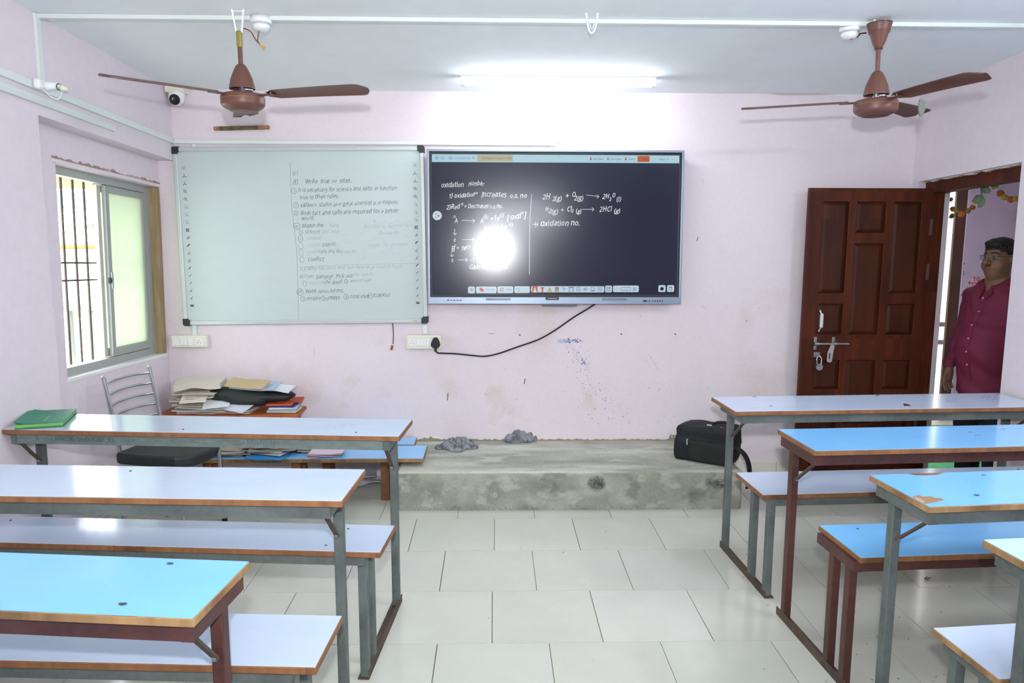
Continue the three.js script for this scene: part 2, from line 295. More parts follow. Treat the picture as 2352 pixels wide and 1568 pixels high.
// concrete platform under the board wall
{
  const X0 = -0.605, X1 = 1.562, ZF = 0.712, HP = 0.25, Wd = X1 - X0;
  const pt = canvasTex(2048, 912, (x, w, h) => {
    const img = x.createImageData(w, h), d = img.data, TH = HP + ZF, a = hex('#bcbdb1'), b = hex('#97988d'), c3 = hex('#c9ccc3'), dk = hex('#5c5e56');
    for (let j = 0; j < h; j++) for (let i = 0; i < w; i++) {
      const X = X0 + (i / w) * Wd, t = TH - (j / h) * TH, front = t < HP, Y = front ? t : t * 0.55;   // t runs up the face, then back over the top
      let c = mix3(front ? hex('#abac9f') : a, front ? hex('#85877b') : b, cl((fbm(X * (front ? 5 : 2.2), Y * (front ? 7 : 16), 6, 0, 51) - 0.5) * (front ? 2 : 2.6) + 0.5));  // front base darker than the top: grime plus shade put in the colour
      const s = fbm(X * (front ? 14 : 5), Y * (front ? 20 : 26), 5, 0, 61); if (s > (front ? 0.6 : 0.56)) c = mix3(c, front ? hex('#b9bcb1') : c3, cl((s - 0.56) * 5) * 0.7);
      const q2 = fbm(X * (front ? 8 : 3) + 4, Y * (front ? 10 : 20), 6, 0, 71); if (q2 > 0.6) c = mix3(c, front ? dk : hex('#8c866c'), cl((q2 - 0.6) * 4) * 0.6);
      const g = (hsh(i, j, 5) - 0.5) * 10 + (vn(X * 90, Y * 90, 0, 5) - 0.5) * 10, k = (j * w + i) * 4; d[k] = c[0] + g; d[k + 1] = c[1] + g; d[k + 2] = c[2] + g - 2; d[k + 3] = 255;
    }
    x.putImageData(img, 0, 0);
    const F = (px, py) => { const p = at(px, py, 'z', ZF); return [(p.x - X0) / Wd * w, (1 - p.y / TH) * h]; };
    const blot = (px, py, R, n, col) => { for (let i = 0; i < n; i++) { const an = rr(0, 7), r = R * Math.sqrt(rnd()), [X, Y] = F(px + Math.cos(an) * r, py + Math.sin(an) * r * 0.85); x.globalAlpha = rr(0.1, 0.5) * (1.1 - r / R); x.fillStyle = col; x.beginPath(); x.arc(X, Y, rr(1, 5), 0, 7); x.fill(); } x.globalAlpha = 1; };
    blot(1370, 1110, 22, 1500, '#3a3c3a'); blot(1630, 1108, 12, 160, '#3b3d3a'); blot(1652, 1112, 17, 700, '#3b3d3a'); blot(1372, 1116, 7, 40, '#8d9290'); blot(1125, 1122, 14, 60, '#6d6a52'); blot(1240, 1118, 16, 50, '#6f6c5a');
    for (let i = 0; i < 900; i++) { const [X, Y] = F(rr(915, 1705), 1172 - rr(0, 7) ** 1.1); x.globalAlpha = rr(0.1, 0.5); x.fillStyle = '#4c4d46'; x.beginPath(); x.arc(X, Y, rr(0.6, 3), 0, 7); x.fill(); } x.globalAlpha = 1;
  });
  // cross-section with rounded nose, end to end
  const prof = [[0.002, 0], [ZF, 0]]; for (let i = 0; i <= 6; i++) { const q = i / 6 * PI / 2; prof.push([ZF - 0.018 + 0.018 * Math.cos(q), HP - 0.018 + 0.018 * Math.sin(q)]); } prof.push([0.002, HP]);
  const s = new THREE.Shape(prof.map(([a, b]) => new THREE.Vector2(-a, b))); let g = new THREE.ExtrudeGeometry(s, { depth: Wd - 0.024, bevelEnabled: true, bevelSize: 0.012, bevelThickness: 0.012, bevelOffset: -0.012, bevelSegments: 3 });
  g.rotateY(PI / 2); g.translate(X0 + 0.012, 0, 0);
  const p = g.attributes.position, uv = g.attributes.uv;
  for (let i = 0; i < p.count; i++) { const y = p.getY(i), z = p.getZ(i); const t = y < HP - 0.012 ? y : HP + (ZF - z); uv.setXY(i, (p.getX(i) - X0) / Wd, t / (HP + ZF)); }
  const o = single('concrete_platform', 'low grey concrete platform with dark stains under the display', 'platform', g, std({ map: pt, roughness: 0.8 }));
}

// ---------------------------------------------------------------- window 1 and an unseen second one added for daylight
M.frost = phy({ color: '#ebf1e7', transmission: 0.76, roughness: 0.75, thickness: 0 });
M.clear = phy({ color: '#ffffff', transmission: 1, roughness: 0.02, thickness: 0 });
M.plaster = std({ map: mottle('#a58f6d', '#8f7858', { per: 7, amt: 1, fine: 14, s: 13 }), roughness: 0.9 });
M.barpaint = std({ color: '#4a4038', roughness: 0.55 });
function makeWindow(name, zc, label, withBars) {
  const o = structGroup(name, label); o.position.set(XW, WIN.y, zc); o.rotation.x = WIN.tilt;
  const w = WIN.w / 2, h = WIN.h / 2, fx = -0.085, fd = 0.06;
  const fr = (z0, z1, y0, y1, n, m = M.alu, x0 = fx - fd / 2, x1 = fx + fd / 2) => part(o, n, BB(x0, x1, y0, y1, z0, z1), m);
  fr(-w, w, h - 0.045, h, 'frame_rail'); fr(-w, w, -h, -h + 0.05, 'frame_rail'); fr(-w + 0.055, -w + 0.095, -h + 0.05, h - 0.045, 'frame_stile'); fr(w - 0.04, w, -h + 0.05, h - 0.045, 'frame_stile');
  part(o, 'plaster_reveal', BB(fx - 0.03, -0.001, -h + 0.002, h - 0.002, -w + 0.001, -w + 0.056), M.plaster, 'bare brown plaster at the window jamb');
  part(o, 'sill', BB(-0.06, 0.004, -h - 0.012, -h + 0.006, -w, w), M.white);
  // sashes, both slid to the far half
  const sash = (za, zb, x, m, glass) => {
    const s = new THREE.Group(); s.name = 'sash'; o.add(s); const y0 = -h + 0.055, y1 = h - 0.05, t = 0.04;
    part(s, 'sash_stile', BB(x - 0.011, x + 0.011, y0, y1, za, za + t), m); part(s, 'sash_stile', BB(x - 0.011, x + 0.011, y0, y1, zb - t, zb), m);
    part(s, 'sash_rail', BB(x - 0.011, x + 0.011, y1 - t, y1, za + t, zb - t), m); part(s, 'sash_rail', BB(x - 0.011, x + 0.011, y0, y0 + t + 0.01, za + t, zb - t), m);
    part(s, 'pane', BB(x - 0.002, x + 0.002, y0 + t, y1 - t, za + t - 0.006, zb - t + 0.006), glass); return s;
  };
  const s1 = sash(-w + 0.098, 0.0, fx + 0.014, M.alu, M.frost); sash(-w + 0.11, 0.045, fx - 0.014, M.alulight, M.frost);
  part(s1, 'latch', BB(fx + 0.026, fx + 0.034, -0.1, 0.0, -0.03, -0.012), M.steel); part(s1, 'latch_knob', RB(0.014, 0.035, 0.014, 0.003, fx + 0.03, -0.05, 0.008, 1), M.black);
  for (let k = -4; k <= 5; k++) part(o, 'bar', TU([[-0.135, -h, k * 0.117 - 0.02], [-0.135, -0.1, k * 0.117 - 0.018], [-0.135, h, k * 0.117 - 0.02]], 0.0075, 10, 6), M.barpaint);
  for (const y of [0.055, -0.045]) part(o, 'cross_bar', rod([-0.135, y, -w], [-0.135, y, w], 0.005, 6), M.rust);
  return o;
}
makeWindow('window_1', WIN.z, 'grey aluminium sliding window with frosted sash and iron bars');
makeWindow('added_window_2', Z2, 'unseen sliding window added beyond the pier for more daylight');  // out of view, put in to bring skylight onto the left desks
// plaster ledge above the window
struct('trim_3', (() => { const g = RB(0.01, 0.02, 1.24, 0.003, 0, 0, 0, 2); g.rotateX(WIN.tilt); return g.translate(XW + 0.002, WIN.y + WIN.h / 2 + 0.012, WIN.z); })(), M.pink, 'pale plaster lip above the window');
{ const j = []; for (let i = 0; i <= 60; i++) j.push([i / 60 * 1.24, rr(0.004, 0.016) * (0.6 + 0.8 * vn(i / 5, 3))]); j.push([1.24, 0], [0, 0]); const g = poly(j, 0.006).rotateY(-PI / 2).translate(0, 0, -0.62); g.rotateX(WIN.tilt); struct('trim_5', g.translate(XW + 0.006, WIN.y + WIN.h / 2 + 0.021, WIN.z), std({ map: mottle('#c0a898', '#9f8474', { per: 9, amt: 1.3, fine: 20, s: 77 }), roughness: 0.95 }), 'rough dirty plaster edge above the window'); }

// ---------------------------------------------------------------- outside the window: the house across the lane
{
  const wallM = std({ map: mottle('#e9e7de', '#dddbd0', { per: 4, amt: 0.7, fine: 6, s: 15 }), roughness: 0.85 });
  const X = -6.2, q = (px, py) => at(px, py, 'x', X);
  const o = thing('neighbour_house', 'white neighbouring house with yellow framed windows beyond the window bars', 'house', [X, 0, 0]);
  part(o, 'house_wall', muv(BB(-2.5, 0, -1.5, 2.2, -5, 4.5)), wallM);
  part(o, 'parapet', BB(-0.1, 0.06, 2.2, 2.34, -5, 4.5), wallM);
  const yel = std({ color: '#e2b53a', roughness: 0.6 }), dark = std({ color: '#7d8a86', roughness: 0.2 });
  for (const [pa, pb, pc, pd] of [[150, 682, 182, 726], [228, 690, 244, 722]]) {
    const a = q(pa, pb), b = q(pc, pd), z0 = Math.min(a.z, b.z), z1 = Math.max(a.z, b.z), y0 = Math.min(a.y, b.y), y1 = Math.max(a.y, b.y);
    const wf = part(o, 'window_frame', [BB(0, 0.06, y1 - 0.08, y1, z0, z1), BB(0, 0.06, y0, y0 + 0.06, z0, z1), BB(0, 0.06, y0 + 0.06, y1 - 0.08, z0, z0 + 0.1), BB(0, 0.06, y0 + 0.06, y1 - 0.08, z1 - 0.22, z1)], yel);
    part(wf, 'window_pane', BB(0.01, 0.02, y0 + 0.05, y1 - 0.07, z0 + 0.09, z1 - 0.2), dark);
  }
  const aw = q(170, 445); const awn = thing('blue_awning', 'blue metal sheet awning on the neighbouring house', 'awning', [X + 0.07, aw.y, aw.z]);
  part(awn, 'sheet', (() => { const g = B(1.1, 0.03, 5.5, 0.55, 0, 0); const p = g.attributes.position; for (let i = 0; i < p.count; i++) if (p.getX(i) > 0.5) p.setY(i, p.getY(i) - 0.28); g.computeVertexNormals(); return g; })(), std({ color: '#2f74b0', roughness: 0.5 }));
  part(awn, 'bracket', bar([0.02, -0.5, 0], [0.9, -0.25, 0], 0.03), M.galv);
  const tk = at(175, 560, 'x', -4.6); const tank = thing('water_drum', 'rusty rimmed water drum on a stand outside the window', 'drum', [-4.6, tk.y - 0.35, tk.z]);
  part(tank, 'drum_body', LA([[0, -0.3], [0.3, -0.3], [0.3, 0.32], [0.29, 0.33], [0, 0.33]], 28), std({ color: '#cfd6d2', roughness: 0.6 })); part(tank, 'rim', new THREE.TorusGeometry(0.305, 0.03, 8, 28).rotateX(PI / 2).translate(0, 0.33, 0), std({ color: '#a8703a', roughness: 0.85 }));
  part(tank, 'stand', [BB(-0.3, 0.3, -0.36, -0.3, -0.3, 0.3), BB(-0.28, -0.22, -1.6, -0.36, -0.28, -0.22), BB(0.22, 0.28, -1.6, -0.36, 0.22, 0.28), BB(-0.28, -0.22, -1.6, -0.36, 0.22, 0.28), BB(0.22, 0.28, -1.6, -0.36, -0.28, -0.22)], M.galv);
  single('sun_shade', 'concrete sun shade slab projecting over the window outside', 'slab', BB(-3.2, XW - 0.175, 2.045, 2.13, -0.5, 1.7), std({ color: '#857b60', roughness: 0.9 }));
  struct('ground', BB(-14, 14, -1.7, -1.6, -14, 14), std({ color: '#a39e90', roughness: 0.95 }), 'pale ground outside');
}

// ---------------------------------------------------------------- doorway, corridor beyond
M.doorwood = phy({ specularIntensity: 0.45, map: tex(512, 512, (u, v) => { const gr = fbm(u * 40 + fbm(u * 4, v * 3, 3, 3, 2) * 3, v * 3, 4, 0, 81), st = fbm(u * 6, v * 1.5, 4, 0, 83); const c = mix3(hex('#5c2914'), hex('#371508'), cl(gr * 0.8 + (st - 0.5) * 1.1)); return c; }), roughness: 0.58, });
M.doorpanel = phy({ specularIntensity: 0.45, map: tex(512, 512, (u, v) => { const gr = fbm(u * 44, v * 3, 4, 0, 86), st = fbm(u * 5, v * 2, 4, 0, 87); return mix3(hex('#4d2412'), hex('#33160a'), cl(gr * 0.7 + (st - 0.5) * 1.2 + 0.1)); }), roughness: 0.55 });
{
  const o = structGroup('door_1', 'dark brown panelled wooden door standing open against the front wall');
  // frame: head, far and near posts
  const fr = new THREE.Group(); fr.name = 'door_frame'; o.add(fr);
  const head = B(0.1, 0.075, DOOR.z1 - DOOR.z0 - 0.004, 0, 0, 0); head.rotateX(-0.034); head.translate(3.0, 2.055, (DOOR.z0 + DOOR.z1) / 2);
  part(fr, 'frame_head', muv(head, 1.5), M.doorwood); part(fr, 'frame_post', muv(BB(2.95, 3.05, 0, 2.03, DOOR.z0 + 0.001, DOOR.z0 + 0.065), 1.5), M.doorwood); part(fr, 'frame_post', muv(BB(2.95, 3.05, 0, 2.06, DOOR.z1 - 0.065, DOOR.z1 - 0.001), 1.5), M.doorwood);
  const jag = []; for (let i = 0; i <= 40; i++) jag.push([i / 40 * 1.0, -rr(0.002, 0.016)]); jag.push([1.0, 0.03], [0, 0.03]);
  const pl = poly(jag, 0.03); pl.rotateY(-PI / 2); pl.rotateX(-0.034); pl.translate(2.955, 2.085, DOOR.z0 + 0.015); part(fr, 'broken_plaster', pl, std({ color: '#cfc0b2', roughness: 0.95 }), 'ragged plaster edge above the door frame');
  // leaf
  const leaf = new THREE.Group(); leaf.name = 'leaf'; o.add(leaf); leaf.position.set(2.958, 0.012, 0.168); leaf.rotation.y = -0.012;
  const LW = 0.838, LH = 2.02, LT = 0.034; // local: x from -LW (free edge) to 0 (hinge), front at z = 0
  const cols = [[-0.745, -0.565], [-0.515, -0.315], [-0.262, -0.072]], v = (a) => a - 0.012;
  const rows = [[[1.325, 1.945], [1.04, 1.255], [0.655, 0.865], [0.11, 0.56]], [[1.735, 1.945], [1.04, 1.665], [0.41, 0.865], [0.11, 0.335]], [[1.325, 1.945], [1.04, 1.255], [0.655, 0.865], [0.11, 0.56]]];
  const s = new THREE.Shape([[-LW, 0], [0, 0], [0, LH], [-LW, LH]].map(([a, b]) => new THREE.Vector2(a, b)));
  cols.forEach(([a, b], i) => rows[i].forEach(([c, d]) => s.holes.push(new THREE.Path([[a, v(c)], [a, v(d)], [b, v(d)], [b, v(c)]].map(([p, q]) => new THREE.Vector2(p, q))))));
  part(leaf, 'rails_and_stiles', muv(new THREE.ExtrudeGeometry(s, { depth: LT - 0.004, bevelEnabled: true, bevelSize: 0.003, bevelThickness: 0.004, bevelSegments: 2, bevelOffset: -0.001 }).translate(0, 0, -LT), 1.0), M.doorwood);
  cols.forEach(([a, b], i) => rows[i].forEach(([c, d]) => {   // raised field with sloped margins
    const w = b - a + 0.01, h = d - c + 0.01, m = 0.032, g = new THREE.BufferGeometry(), zf = -0.008, zb = -0.024;
    const q = [[-w / 2, -h / 2, zb], [w / 2, -h / 2, zb], [w / 2, h / 2, zb], [-w / 2, h / 2, zb], [-w / 2 + m, -h / 2 + m, zf], [w / 2 - m, -h / 2 + m, zf], [w / 2 - m, h / 2 - m, zf], [-w / 2 + m, h / 2 - m, zf]];
    const tri = [[4, 5, 6], [4, 6, 7], [0, 1, 5], [0, 5, 4], [1, 2, 6], [1, 6, 5], [2, 3, 7], [2, 7, 6], [3, 0, 4], [3, 4, 7], [1, 0, 3], [1, 3, 2]];
    g.setAttribute('position', new THREE.Float32BufferAttribute(tri.flat().flatMap((k) => q[k]), 3)); g.computeVertexNormals(); g.translate((a + b) / 2, v((c + d) / 2), 0);
    part(leaf, 'panel', muv(g, 1.1), M.doorpanel);
  }));
  for (const y of [1.72, 1.42, 0.35]) part(o, 'hinge', BB(2.945, 2.962, y, y + 0.11, 0.136, 0.176), M.rust);
  // pull handle, sliding bolt with hasp, padlock
  const hd = new THREE.Group(); hd.name = 'handle'; leaf.add(hd); part(hd, 'grip', RB(0.022, 0.1, 0.02, 0.008, -0.725, 1.13, 0.038), std({ color: '#cfcfd2', roughness: 0.3 })); for (const y of [1.195, 1.06]) part(hd, 'mount', [CY(0.008, 0.01, 0.03, 0, 0, 0, 10).rotateX(PI / 2).translate(-0.735, y, 0.015), rod([-0.735, y, 0.03], [-0.725, y + (y > 1.1 ? -0.025 : 0.025), 0.04], 0.006)], M.chrome);
  const bt = new THREE.Group(); bt.name = 'sliding_bolt'; leaf.add(bt); part(bt, 'bolt_rod', rod([-0.76, 0.968, 0.025], [-0.52, 0.968, 0.025], 0.008, 12), M.steel);
  for (const x of [-0.745, -0.62]) part(bt, 'bracket', [RB(0.022, 0.09, 0.006, 0.003, x, 0.968, 0.004, 1), CY(0.013, 0.013, 0.03, 0, 0, 0, 14).rotateZ(PI / 2).translate(x, 0.968, 0.025)], M.steel);
  part(bt, 'hasp', (() => { const hs = new THREE.Shape(); hs.moveTo(-0.012, 0.04); hs.lineTo(0.014, 0.04); hs.lineTo(0.006, -0.01); hs.lineTo(0.0, -0.075); hs.quadraticCurveTo(-0.02, -0.095, -0.036, -0.072); hs.lineTo(-0.033, -0.01); hs.closePath(); const sl = new THREE.Path(); sl.moveTo(-0.021, -0.02); sl.lineTo(-0.013, -0.02); sl.lineTo(-0.015, -0.062); sl.lineTo(-0.023, -0.062); sl.closePath(); hs.holes.push(sl); return new THREE.ExtrudeGeometry(hs, { depth: 0.004, bevelEnabled: false }).translate(-0.635, 0.925, 0.03); })(), std({ color: '#b9b6b3', metalness: 0.4, roughness: 0.4 }));
  part(bt, 'staple_plate', RB(0.045, 0.035, 0.006, 0.003, -0.73, 0.89, 0.005, 1), M.steel);
  const pk = thing('padlock', 'small steel padlock hanging on the dark wooden door', 'padlock', [2.958 - 0.728, 0.842, 0.205]);
  part(pk, 'shackle', TU([[-0.014, 0.0, 0], [-0.015, 0.04, -0.005], [0, 0.058, -0.012], [0.015, 0.04, -0.005], [0.014, 0, 0]], 0.0042, 20, 8), M.chrome); part(pk, 'lock_body', CY(0.024, 0.024, 0.02, 0, 0, 0, 22).rotateX(PI / 2).translate(0, -0.018, 0), M.chrome);
}
{
  const lav = canvasTex(1024, 1024, (x, w, h) => {   // 1.6 m square of corridor wall from x 4.42, y 0.9 up
    const img = x.createImageData(w, h), d = img.data, a = hex('#918296'), b = hex('#857689');
    for (let j = 0; j < h; j++) for (let i = 0; i < w; i++) { const c = mix3(a, b, fbm(i / 90, j / 90, 4, 0, 91)), s = fbm(i / 60, j / 60, 4, 0, 95), k = (j * w + i) * 4, g = (hsh(i, j) - 0.5) * 5, e = j > 620 && i < 150 + 60 * s && s > 0.42 ? 0.5 * vn(i / 3, j / 3) : 0; const q = mix3(c, hex('#a79f98'), e); d[k] = q[0] + g; d[k + 1] = q[1] + g; d[k + 2] = q[2] + g; d[k + 3] = 255; }
    x.putImageData(img, 0, 0);
    const Q = (px, py) => { const p = at(px, py, 'z', -1.6); return [(p.x - 4.31) / 1.59 * w, (1 - (p.y - 0.7) / 1.6) * h]; };
    const stroke = (pts, wd, c) => { x.strokeStyle = c; x.lineWidth = wd; x.lineCap = 'round'; x.lineJoin = 'round'; x.beginPath(); pts.forEach((p, i) => { const [X, Y] = Q(...p); i ? x.lineTo(X, Y) : x.moveTo(X, Y); }); x.stroke(); };
    const red = '#8e1a22'; stroke([[2249, 649.5], [2225, 649]], 5.5, red); stroke([[2228, 645], [2224.5, 649], [2228, 652]], 5, red);
    const [tx, ty] = Q(2233.5, 646), [ux, uy] = Q(2229, 664.5); x.fillStyle = red; x.font = 'bold 40px sans-serif'; x.save(); x.translate(tx, ty); x.fillText('10', 0, 0); x.restore(); x.save(); x.translate(ux, uy); x.font = '46px sans-serif'; x.fillText('802', 0, 0); x.restore();
    stroke([[2223, 655], [2220, 667]], 3, '#6d6169'); for (const [px, py] of [[2215, 604], [2213.5, 622], [2213.5, 628], [2208, 676]]) stroke([[px, py], [px, py + 3]], 5, '#3a3440');
  });
  const lm = std({ map: lav, roughness: 0.85 }), lp2 = std({ map: mottle('#918296', '#857689', { per: 4, amt: 0.7, fine: 4, s: 17 }), roughness: 0.85 });
  const gw = structGroup('wall_corridor', 'lavender corridor wall with red room sign');
  const pan = BB(4.31, 5.9, 0.7, 2.3, -1.75, -1.6); part(gw, 'wall_face', pan, lm);
  part(gw, 'wall_face', muv(join([BB(4.31, 5.9, -0.1, 0.7, -1.75, -1.6), BB(4.31, 5.9, 2.3, 3.0, -1.75, -1.6), BB(3.16, 4.05, -0.1, 3.0, -1.75, -1.6), BB(4.05, 4.31, 2.14, 3.0, -1.75, -1.6)])), lp2);
  struct('wall_corridor_side', muv(BB(5.9, 6.05, -0.1, 3.0, -1.75, 3.1)), lp2, 'lavender corridor side wall'); struct('wall_corridor_end', muv(BB(3.16, 6.05, -0.1, 3.0, 3.0, 3.15)), lp2, 'lavender corridor end wall');
  struct('ceiling_corridor', muv(BB(3.15, 6.05, 2.78, 2.92, -1.75, 3.15)), M.ceil, 'corridor ceiling');
  struct('trim_4', muv(BB(4.3, 6, 2.42, 2.78, -1.6, -1.25)), lp2, 'lavender beam along the corridor wall');
  struct('floor_corridor', BB(3.151, 6.05, -0.14, -0.012, -1.75, 3.1), std({ color: '#8f8c80', roughness: 0.6 }), 'grey corridor floor');
  single('green_carpet', 'green carpet strip on the corridor floor outside the door', 'carpet', BB(3.16, 5.6, -0.012, 0.0, -1.4, 2.6), std({ map: mottle('#1f6b3d', '#195c33', { per: 20, amt: 1, fine: 16, s: 19 }), roughness: 1 }));
  const post = thing('door_post', 'dark brown wooden post beside the bright gap across the corridor', 'post', [4.255, 0, -1.62]); part(post, 'post_shaft', muv(RB(0.1, 2.15, 0.03, 0.006, 0, 1.076, 0)), std({ map: mottle('#3c2219', '#2f1a13', { per: 8, amt: 0.9, fine: 6, s: 71 }), roughness: 0.6 })); part(post, 'post_cap', RB(0.1, 0.03, 0.03, 0.006, 0, 2.17, 0), std({ color: '#9a9aa0', roughness: 0.8 }));
  const rl = thing('balcony_rail', 'brown rail bars across the bright gap beyond the corridor', 'railing', [4.17, 0, -2.3]); for (const [py, nm] of [[745, 'rail_bar'], [786, 'rail_bar']]) { const p = at(2178, py, 'z', -2.3); part(rl, nm, BB(-0.6, 0.8, p.y - 0.02, p.y + 0.025, -0.02, 0.02), M.barpaint); } part(rl, 'rail_post', BB(-0.1, -0.06, -1.6, at(2178, 745, 'z', -2.3).y, -0.02, 0.02), M.barpaint); part(rl, 'rail_post', BB(0.55, 0.59, -1.6, at(2178, 745, 'z', -2.3).y, -0.02, 0.02), M.barpaint);
  single('sky_block_wall', 'pale wall added beyond the corridor gap to shut out the bright sky', 'wall', muv(BB(2.2, 7, -1.6, 3.4, -3.4, -3.25)), std({ map: mottle('#dedad4', '#d2cec8', { per: 4, amt: 0.7, fine: 5, s: 73 }), roughness: 0.9 }));  // added wall that keeps the gap from showing open sky
  single('sky_block_roof', 'unseen slab added beyond the corridor gap to block the sky', 'slab', BB(2.2, 7, 2.93, 3.05, -2.75, -1.76), std({ color: '#c9c6bf', roughness: 0.9 }));  // unseen slab, added to shade the space outside the gap
  single('white_block', 'small white block on the floor by the corridor wall', 'block', RB(0.1, 0.26, 0.12, 0.01, 4.42, 0.12, -1.52), std({ color: '#c9c4cf', roughness: 0.8 }));
}

// ================================================================ on the front wall
function onCeil(px, py, drop = 0) { const d = fwd.clone().addScaledVector(rgt, (px - 1176) / CAM.f).addScaledVector(upv, -(py - 784) / CAM.f), C = CAM.pos; return C.clone().addScaledVector(d, (H0 - drop + SL * C.z - C.y) / (d.y - SL * d.z)); }
// whiteboard
{
  const W = 1.684, Hh = 1.2, o = thing('whiteboard', 'aluminium framed whiteboard with handwritten questions and printed icon strips', 'whiteboard', [-1.311, 1.699, 0.004]); o.rotation.z = 0.0102;
  const ct = canvasTex(2048, 1460, (x, w, h) => {
    x.fillStyle = '#c1cdcb'; x.fillRect(0, 0, w, h);
    for (let i = 0; i < 500; i++) { x.globalAlpha = 0.03; x.fillStyle = rnd() < 0.5 ? '#a9b6b4' : '#bccac7'; x.beginPath(); x.ellipse(rr(0, w), rr(0, h), rr(20, 160), rr(4, 30), rr(-0.4, 0.4), 0, 7); x.fill(); } x.globalAlpha = 1;
    const m = (X, Y) => { const v = (Y - 78) / 1228; return [(X - (80 + 65 * v)) / (1758 - 45 * v) * w, v * h + (X - 900) / 1758 * 12]; };   // crop coordinates to board
    const k = w / 1735, ink = '#474e57';
    const ln = (pts, wd, c, al = 1) => { x.globalAlpha = al; x.strokeStyle = c; x.lineWidth = wd; x.lineCap = 'round'; x.lineJoin = 'round'; x.beginPath(); pts.forEach((p, i) => { const [a, b] = m(...p); i ? x.lineTo(a, b) : x.moveTo(a, b); }); x.stroke(); x.globalAlpha = 1; };
    const ring = (X, Y, rx, ry, al = 1) => { const [a, b] = m(X, Y); x.globalAlpha = al; x.strokeStyle = ink; x.lineWidth = 2.6; x.beginPath(); x.ellipse(a, b, rx * k, ry * k, -0.1, 0.2, 6.4); x.stroke(); x.globalAlpha = 1; };
    const tx = (s, X, Y, sz, al = 0.95, rise = -0.02, wide = 0.86) => { const [a, b] = m(X, Y); x.save(); x.translate(a, b); x.rotate(rise); hand(x, s, 0, 0, sz * k, { color: ink, alpha: al, wide, slant: 0.2, jit: 0.1 }); x.restore(); };
    // printed icon strips
    for (const side of [0, 1]) for (let i = 0; i < 19; i++) {
      const X = side ? 1796 + i * 0.9 : 133 + i * 2.6, Y = side ? 182 + i * 55.3 : 202 + i * 55; const [a, b] = m(X, Y), z = 21 * k; x.save(); x.translate(a, b); x.strokeStyle = '#b3bfc0'; x.lineWidth = 2; x.globalAlpha = 0.8; x.strokeRect(-z, -z, 2 * z, 2 * z); x.globalAlpha = i > 4 && i < 8 ? 0.35 : 0.9; x.strokeStyle = x.fillStyle = '#2c3236'; x.lineWidth = 3.4;
      if (i === 0) { x.globalAlpha = 0.4; x.strokeRect(-11, -11, 22, 20); x.beginPath(); x.moveTo(-6, -3); x.lineTo(6, -3); x.moveTo(-6, 3); x.lineTo(6, 3); x.stroke(); }
      else if (i < 3) { for (const [p, q] of [[0, -9], [-11, 9], [11, 9], [0, 3]]) { x.beginPath(); x.arc(p, q, 4, 0, 7); x.fill(); } x.lineWidth = 1.6; x.beginPath(); x.moveTo(0, -9); x.lineTo(0, 3); x.lineTo(-11, 9); x.moveTo(0, 3); x.lineTo(11, 9); x.stroke(); }
      else if (i < 5) { x.beginPath(); x.arc(-3, -3, 11, 0, 7); x.moveTo(5, 5); x.lineTo(15, 15); x.moveTo(-8, -3); x.lineTo(2, -3); if (i === 3) { x.moveTo(-3, -8); x.lineTo(-3, 2); } x.stroke(); }
      else if (i < 8) { x.strokeRect(-11, -12, 18, 22); x.beginPath(); x.arc(8, 8, 6, 0, 7); x.fill(); }
      else if (i === 8) { for (const [p, q] of [[-13, -12], [2, -14], [-13, 2], [2, 2]]) x.fillRect(p, q, 12, 12); }
      else if (i === 18) { x.fillRect(-15, -9, 30, 19); x.fillStyle = '#c1cdcb'; for (let q = 0; q < 4; q++) x.fillRect(-11 + q * 6, -4, 4, 3); }
      else { x.lineWidth = i === 10 ? 10 : i === 13 ? 7 : 4.5; x.beginPath(); x.moveTo(-10, 10); x.lineTo(10, -11); x.stroke(); if (i === 9) { x.lineWidth = 4; x.beginPath(); x.moveTo(-3, 14); x.lineTo(14, -4); x.stroke(); } if (i === 11 || i === 12) { x.lineWidth = 3; x.beginPath(); x.moveTo(-10, 13); x.lineTo(12, 13); x.stroke(); } if (i > 15) { x.lineWidth = 3; x.beginPath(); x.moveTo(-12, 12); x.quadraticCurveTo(0, 2, 6, 12); x.stroke(); } }
      x.restore();
    }
    // handwriting
    ln([[896, 158], [898, 300], [905, 480], [922, 640], [938, 800], [943, 1000], [944, 1308]], 2.4, '#5b6468', 0.9); ln([[944, 912], [1300, 896], [1770, 888], [1832, 890]], 2, '#6a7377', 0.75);
    tx('Q.1', 910, 250, 34); tx('A1', 914, 308, 38); ln([[912, 316], [958, 313]], 2.4, ink);
    tx('Write  true  or  false.', 1000, 310, 42, 0.95, -0.01); ring(922, 364, 17, 20); tx('1', 917, 374, 28); tx('It is necessary for science and faith  to function', 950, 372, 40, 0.95, -0.018, 0.82); tx('true to their roles.', 962, 422, 40, 0.95, -0.03);
    ring(935, 465, 19, 20); tx('V', 928, 475, 26); tx("Kalam's  status as a great scientist is in dispute.", 967, 480, 40, 0.95, -0.03, 0.84); ring(936, 522, 16, 16); tx('3', 929, 532, 26); tx('Both fact and faith are required for a better', 967, 536, 41, 0.95, -0.02, 0.87); tx('world.', 972, 572, 38, 0.9);
    ring(940, 616, 24, 23); tx('A2', 925, 626, 28); tx('Match the', 976, 626, 40); tx('Pairs', 1170, 626, 36, 0.4); tx('science', 998, 668, 38, 0.7); tx('and Faith', 1120, 668, 36, 0.3); ring(968, 659, 12, 18, 0.8); tx('1', 963, 668, 22); tx('Science', 1002, 716, 38, 0.28); ring(965, 706, 17, 24, 0.9); tx('2', 957, 716, 26, 0.8);
